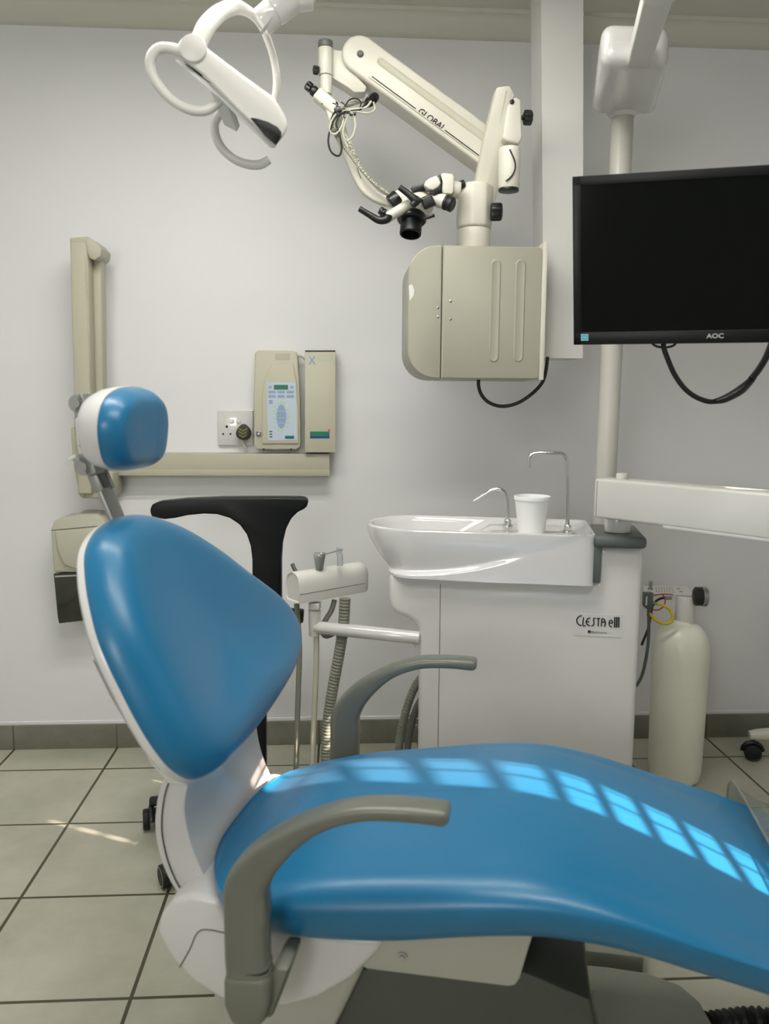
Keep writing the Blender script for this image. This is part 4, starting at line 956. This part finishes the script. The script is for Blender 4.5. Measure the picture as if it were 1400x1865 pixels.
b = colx([(128, 778), (140, 778), (146, 880), (139, 880), (131, 830)], YB-.14, .07); obj('side_fin', b, 'beige', xa)

# ================================================================== x-ray controller
YK_ = YB-.055
xc = thing('xray_controller', 'beige x-ray control unit with pale blue keypad on the wall', 'control unit', tuple(at(505, 822, YB)))
b = MB(); b.prism([at(x, y, YK_) for x, y in [(464, 643), (470, 638), (535, 639), (541, 643), (545, 700), (547, 770), (547, 813), (540, 819), (468, 819), (463, 813), (462, 730)]], (0, .05, 0), .004, 3, 30); kb = obj('housing', b, 'beige_warm', xc)
b = MB(); b.prism([at(x, y, YK_) for x, y in [(495, 663), (534, 662), (541, 700), (544, 760), (544, 808), (478, 808), (477, 720), (481, 695), (488, 675)]], (0, -.006, 0), .003, 3, 30); kf = obj('front_panel', b, 'beige_warm', kb)
YP = YK_-.0062
def flat(L, m_, parent, nm, Y, d=-.0006): return obj(nm, MB().prism([at(x, y, Y) for x, y in L], (0, d, 0)), m_, parent)
def R4(x0, y0, x1, y1): return [(x0, y0), (x1, y0), (x1, y1), (x0, y1)]
def CP(x, y): return (370+x/5.185, 620+y/5.185)
def RC(x0, y0, x1, y1): a = CP(x0, y0); c = CP(x1, y1); return R4(a[0], a[1], c[0], c[1])
kp = flat([CP(602, 398), CP(868, 398), CP(880, 620), CP(885, 940), CP(615, 945), CP(605, 700)], 'panel_blue', kf, 'keypad', YP)
YQ = YP-.0007
flat(RC(667, 420, 800, 465), 'led_green', kp, 'display', YQ)
a_, b__ = at(*CP(672, 460), YQ-.0008), at(*CP(795, 460), YQ-.0008)
text('display_digits', '0.250', 'stripe_green', kp, a_, b__-a_, (0, 0, 1), size=.011, width=(b__-a_).length*.9, depth=.0003)
b = MB()
for (x0_, y0_, x1_, y1_) in [(615, 475, 684, 500), (702, 475, 770, 500), (788, 475, 855, 500), (615, 516, 684, 542), (702, 516, 770, 542), (788, 516, 855, 542), (615, 428, 648, 455), (820, 428, 852, 455), (620, 562, 655, 600)]:
    b.prism([at(x, y, YQ) for x, y in RC(x0_, y0_, x1_, y1_)], (0, -.0008, 0))
obj('keys', b, 'key_blue', kp)
b = MB()
for i in range(16):
    a = 2*PI*i/16; x, y = 738+78*math.cos(a), 718+138*math.sin(a); b.lathe([(.0038, 0), (.001, .0008)], at(*CP(x, y), YQ), (0, -1, 0), 12)
    x, y = 738+60*math.cos(a), 718+112*math.sin(a)
obj('round_keys', b, 'key_green', kp)
b = MB()
for i in range(16):
    a = 2*PI*i/16+.2; x, y = 738+58*math.cos(a), 718+118*math.sin(a); b.lathe([(.0011, 0), (.0005, .0006)], at(*CP(x, y), YQ-.0004), (0, -1, 0), 8)
obj('key_marks', b, 'ink_grey', kp)
for k in range(3): flat(RC(625, 855+25*k, 652, 866+25*k), 'ink_grey', kp, 'indicator', YQ)
el_ = [(738+46*math.cos(2*PI*i/24), 718+112*math.sin(2*PI*i/24)) for i in range(24)]
fe = flat([CP(*q) for q in el_], 'key_blue', kp, 'oval_key', YQ)
b = MB()
for y in (665, 730, 780): b.prism([at(x, yy, YQ-.0007) for x, yy in RC(700, y, 776, y+4)], (0, -.0003, 0))
obj('key_divider', b, 'panel_blue', fe)
flat(RC(772, 900, 858, 927), 'stripe_green', kp, 'maker_strip', YQ); flat(RC(772, 916, 858, 927), 'stripe_blue', kp, 'maker_strip', YQ-.0004)
flat(RC(680, 124, 820, 185), 'beige', kb, 'badge', YK_-.0002)
q = at(*CP(524, 880), YK_); obj('key_lock', MB().lathe([(.009, 0), (.009, .004), (.006, .006), (.004, .004), (.001, .004)], q, (0, -1, 0), 20), 'steel', kb)
for x in (570, 830): q = at(*CP(x, 1022), YK_); obj('rubber_foot', MB().cyl(q+V3((0, .02, -.002)), q+V3((0, .0, -.002)), .003), 'black_rubber', kb)
obj('link_cable', MB().tube([at(x, y, YB-.03) for x, y in [(540, 650), (547, 649), (553, 653), (560, 660)]], .003, 8), 'beige', xc)
# power box to the right
YG = YB-.075
xb = thing('xray_power_box', 'tall narrow beige box beside the x-ray controller', 'power box', tuple(at(583, 824, YB)))
b = MB(); b.prism([at(x, y, YG) for x, y in R4(555, 641, 611, 824)], (0, .074, 0), .002, 2); pbx = obj('casing', b, 'beige_warm', xb)
b = MB(); b.prism([at(x, y, YG+.004) for x, y in R4(555.5, 638, 610.5, 641)], (0, .06, 0)); obj('vent_top', b, 'plug_black', pbx)
a_, c_2 = at(*CP(992, 228), YG-.0006), at(*CP(1062, 228), YG-.0006)
text('emblem', 'X', 'key_blue', pbx, a_, c_2-a_, (0, 0, 1), size=at(*CP(992, 150), YG).z-at(*CP(992, 228), YG).z, width=(c_2-a_).length, depth=.0004, fat=.02)
a_, c_2 = at(*CP(1085, 200), YG-.0006), at(*CP(1215, 200), YG-.0006)
text('faded_lettering', 'mind', 'key_green', pbx, a_, c_2-a_, (0, 0, 1), size=.009, width=(c_2-a_).length, depth=.0003)
lb = flat(RC(1005, 832, 1195, 926), 'beige', pbx, 'maker_label', YG); flat(RC(1008, 860, 1192, 903), 'stripe_green', lb, 'green_stripe', YG-.0008); flat(RC(1008, 903, 1192, 924), 'stripe_blue', lb, 'blue_stripe', YG-.0008)
flat([CP(1175, 840), CP(1194, 842), CP(1192, 865), CP(1184, 872)], 'mark_red', lb, 'red_mark', YG-.0012)

# socket and plug
YS = YB-.012
ss = thing('wall_socket', 'white square switched wall socket left of the x-ray controller', 'socket', tuple(at(428, 811, YB)))
b = MB(); b.prism([at(x, y, YS) for x, y in R4(396.5, 747, 460.5, 811)], (0, .0118, 0), .003, 2); sp = obj('face_plate', b, 'white_gloss', ss)
obj('switch', MB().prism([at(*CP(268+24*math.cos(2*PI*i/20), 765+22*math.sin(2*PI*i/20)), YS) for i in range(20)], (0, -.004, 0), .001), 'white_gloss', sp)
obj('switch', MB().prism([at(*CP(333+24*math.cos(2*PI*i/20), 765+22*math.sin(2*PI*i/20)), YS) for i in range(20)], (0, -.003, 0), .001), 'white_gloss', sp)
b = MB()
for (x, y, r) in ((222, 814, .0042), (188, 884, .0032), (258, 884, .0032)): b.lathe([(r, 0), (.0005, .0003)], at(*CP(x, y), YS-.0001), (0, -1, 0), 16)
obj('pin_holes', b, 'ink', sp)
b = MB(); b.prism([at(x, y, YS-.0002) for x, y in RC(156, 922, 305, 925)], (0, -.0003, 0)); obj('plate_line', b, 'label_white', sp)
pg = thing('power_plug', 'black three-pin plug with gold chevrons in the wall socket', 'plug', tuple(at(442, 800, YS)))
b = MB(); b.prism([at(*CP(x, y), YS-.0345) for x, y in [(375, 786), (400, 800), (430, 830), (446, 862), (444, 900), (420, 932), (380, 942), (338, 932), (310, 905), (305, 870), (320, 832), (348, 800)]], (0, .034, 0), .005, 3, 20); pgb = obj('plug_body', b, 'plug_black', pg)
for k in range(3):
    b = MB(); y = 815+30*k
    b.prism([at(*CP(x, yy), YS-.0346) for x, yy in [(330+4*k, y+8), (375, y+34), (420-4*k, y+8), (420-4*k, y+20), (375, y+46), (330+4*k, y+20)]], (0, -.0012, 0)); obj('chevron', b, 'plug_gold', pgb)
obj('cord', MB().tube([at(441, 800, YS-.018), at(443, 808, YS-.018), at(446, 816, YS-.014), at(447, 828, YS-.006)], .0032, 10), 'pale_hose', pg)

# ================================================================== soap dispenser
YD = YB-.11
sd_ = thing('soap_dispenser', 'beige wall dispenser with dark translucent tank at the left', 'dispenser', tuple(at(140, 1040, YB)))
bd_ = MB(); bd_.prism([at(x, y, YD) for x, y in [(92, 964), (98, 948), (112, 943), (128, 942), (138, 936), (175, 936), (186, 943), (194, 955), (196, 1000), (190, 1043), (97, 1043), (94, 1000)]], (0, .108, 0), .008, 3, 25)
sdb = obj('dispenser_body', bd_, 'cream_dark', sd_)
b = MB(); b.prism([at(x, y, YD+.002) for x, y in [(101, 966), (192, 960), (190, 1000), (165, 1040), (140, 1036), (118, 1028), (106, 1000)]], (0, -.012, 0), .006, 3, 25); obj('push_panel', b, 'cream_dark', sdb)
obj('seam', MB().tube([at(92.5, 966, YD-.001), at(190, 957, YD-.001)], .0009, 6), 'ink_grey', sdb)
b = MB(); b.prism([at(x, y, YD+.012) for x, y in [(97, 1045), (150, 1041), (190, 1041), (188, 1070), (176, 1128), (107, 1136), (104, 1120), (100, 1075)]], (0, .08, 0), .003, 2); tk = obj('tank', b, 'dispenser_tank', sd_)
b = MB(); b.obox(at(140, 1048, YD+.0105), (at(180, 1046, YD)-at(100, 1050, YD))/2, V3((0, .001, 0)), V3((0, 0, .0022))); obj('tank_rim', b, 'cream_dark', tk)

# ================================================================== operator stool
sc_ = V3((-.27, 2.06, 0))
os_ = thing('operator_stool', 'black wheeled stool with curved T-shaped support, behind the chair backrest', 'stool', tuple(sc_))
YT = 2.17
tb = [(272, 930), (276, 919), (290, 914), (340, 909), (400, 906.5), (460, 906), (520, 906), (552, 906.5), (560, 910), (560.5, 920), (555, 927), (542, 933), (530, 945), (520, 965), (514, 990), (512, 1020), (512, 1100),
      (459, 1100), (459, 1020), (456, 995), (449, 974), (436, 956), (418, 944), (395, 937), (370, 936), (340, 939), (318, 944), (300, 946), (276, 943)]
b = MB(); b.prism([at(x, y, YT) for x, y in tb], (0, .05, 0), .013, 4, 18); obj('torso_support', b, 'black_satin', os_)
b = MB(); b.tube([at(487, 1095, YT+.025), at(480, 1200, YT-.02), at(466, 1300, 2.04), at(464, 1360, 2.02)], .02, 14)
b.prism([at(x, y, 1.99) for x, y in [(441, 1300), (484, 1300), (484, 1440), (466, 1461), (462, 1461), (448, 1432), (441, 1410)]], (0, .035, 0), .006, 2, 30)
qq = at(464, 1420, 2.01); b.tube([qq, (sc_.x+.05, sc_.y, qq.z+.02), (sc_.x, sc_.y, qq.z+.04)], .014, 12)
obj('support_post', b, 'black_satin', os_)
b = MB(); b.cyl(at(500, 1118, 2.18), at(553, 1122, 2.18), .02, .004); obj('adjust_lever', b, 'black_plastic', os_)
obj('seat_pad', MB().lathe([(.02, .40), (.15, .40), (.165, .412), (.168, .43), (.16, .452), (.13, .462), (.001, .465)], (sc_.x-.05, sc_.y, 0), (0, 0, 1), 40), 'black_satin', os_)
obj('gas_column', MB().cyl((sc_.x, sc_.y, .07), (sc_.x, sc_.y, .25), .025, .002).cyl((sc_.x, sc_.y, .25), (sc_.x-.02, sc_.y, .405), .014), 'black_plastic', os_)
def caster(parent, c, ang, r=.028, ring='caster_ring'):
    d = V3((math.cos(ang), math.sin(ang), 0))
    for s_ in (-1, 1):
        p = c+d*s_*.006+V3((0, 0, r)); w_ = MB().cyl(p, p+d*s_*.017, r, .004); wo = obj('caster_wheel', w_, 'black_rubber', parent)
        obj('wheel_rim', MB().lathe([(r*.80, 0), (r*.86, .0008), (r*.80, .0012), (r*.74, .0005)], p+d*s_*.0168, d*s_, 28, False), ring, wo)
    h = MB(); pts = []
    for i in range(11):
        a = PI*.05+PI*.95*i/10; q_ = d.cross(V3((0, 0, 1)))
        pts.append(c+V3((0, 0, r))+q_*math.cos(a)*(r+.003)+V3((0, 0, math.sin(a)*(r+.003))))
    h.tube(pts, .008, 10, 2, flat=1.0); h.cyl(c+V3((0, 0, 2*r)), c+V3((0, 0, 2*r+.016)), .006); obj('caster_hood', h, 'black_plastic', parent)
for (x, y), an in zip(((-.405, 1.835), (-.508, 2.105), (-.225, 2.315), (-.07, 2.24), (-.12, 1.87)), (.5, .25, .4, 2.0, 1.2)):
    c = V3((x, y, 0)); leg = obj('base_leg', MB().tube([sc_+V3((0, 0, .10)), (sc_+c)/2+V3((0, 0, .095)), c+V3((0, 0, .078))], [.022, .018, .013], 12, 4), 'black_plastic', os_)
    caster(leg, c, an)
# ================================================================== stool at the right
c2 = V3((1.62, 2.40, 0))
ws = thing('wheeled_stool', 'stool at the right edge with pale five-arm base on black casters', 'stool', tuple(c2))
for k in range(5):
    a = PI-.32+k*2*PI/5; c = c2+V3((math.cos(a), math.sin(a), 0))*.245
    if c.x > XR-.04: c.x = XR-.05
    if c.y > YB-.05: c.y = YB-.055
    if k == 0: c = V3((1.37, 2.46, 0))
    leg = obj('base_leg', MB().sweep([c2+V3((0, 0, .105)), (c2+c)/2+V3((0, 0, .098)), c+(c2-c)*.12+V3((0, 0, .088)), c+V3((0, 0, .082))-(c2-c)*.05], [(.024, .026), (.020, .023), (.018, .021), (.013, .017)], (c2-c).cross(V3((0, 0, 1))).normalized(), 5, True, 2.6), 'cream', ws)
    caster(leg, c, 1.2+k, .027, 'black_plastic')
obj('gas_column', MB().cyl(c2+V3((0, 0, .08)), c2+V3((0, 0, .42)), .022, .002), 'black_plastic', ws)
obj('seat_pad', MB().lathe([(.02, .42), (.13, .42), (.148, .435), (.15, .455), (.14, .475), (.11, .485), (.001, .487)], c2, (0, 0, 1), 40), 'black_satin', ws)
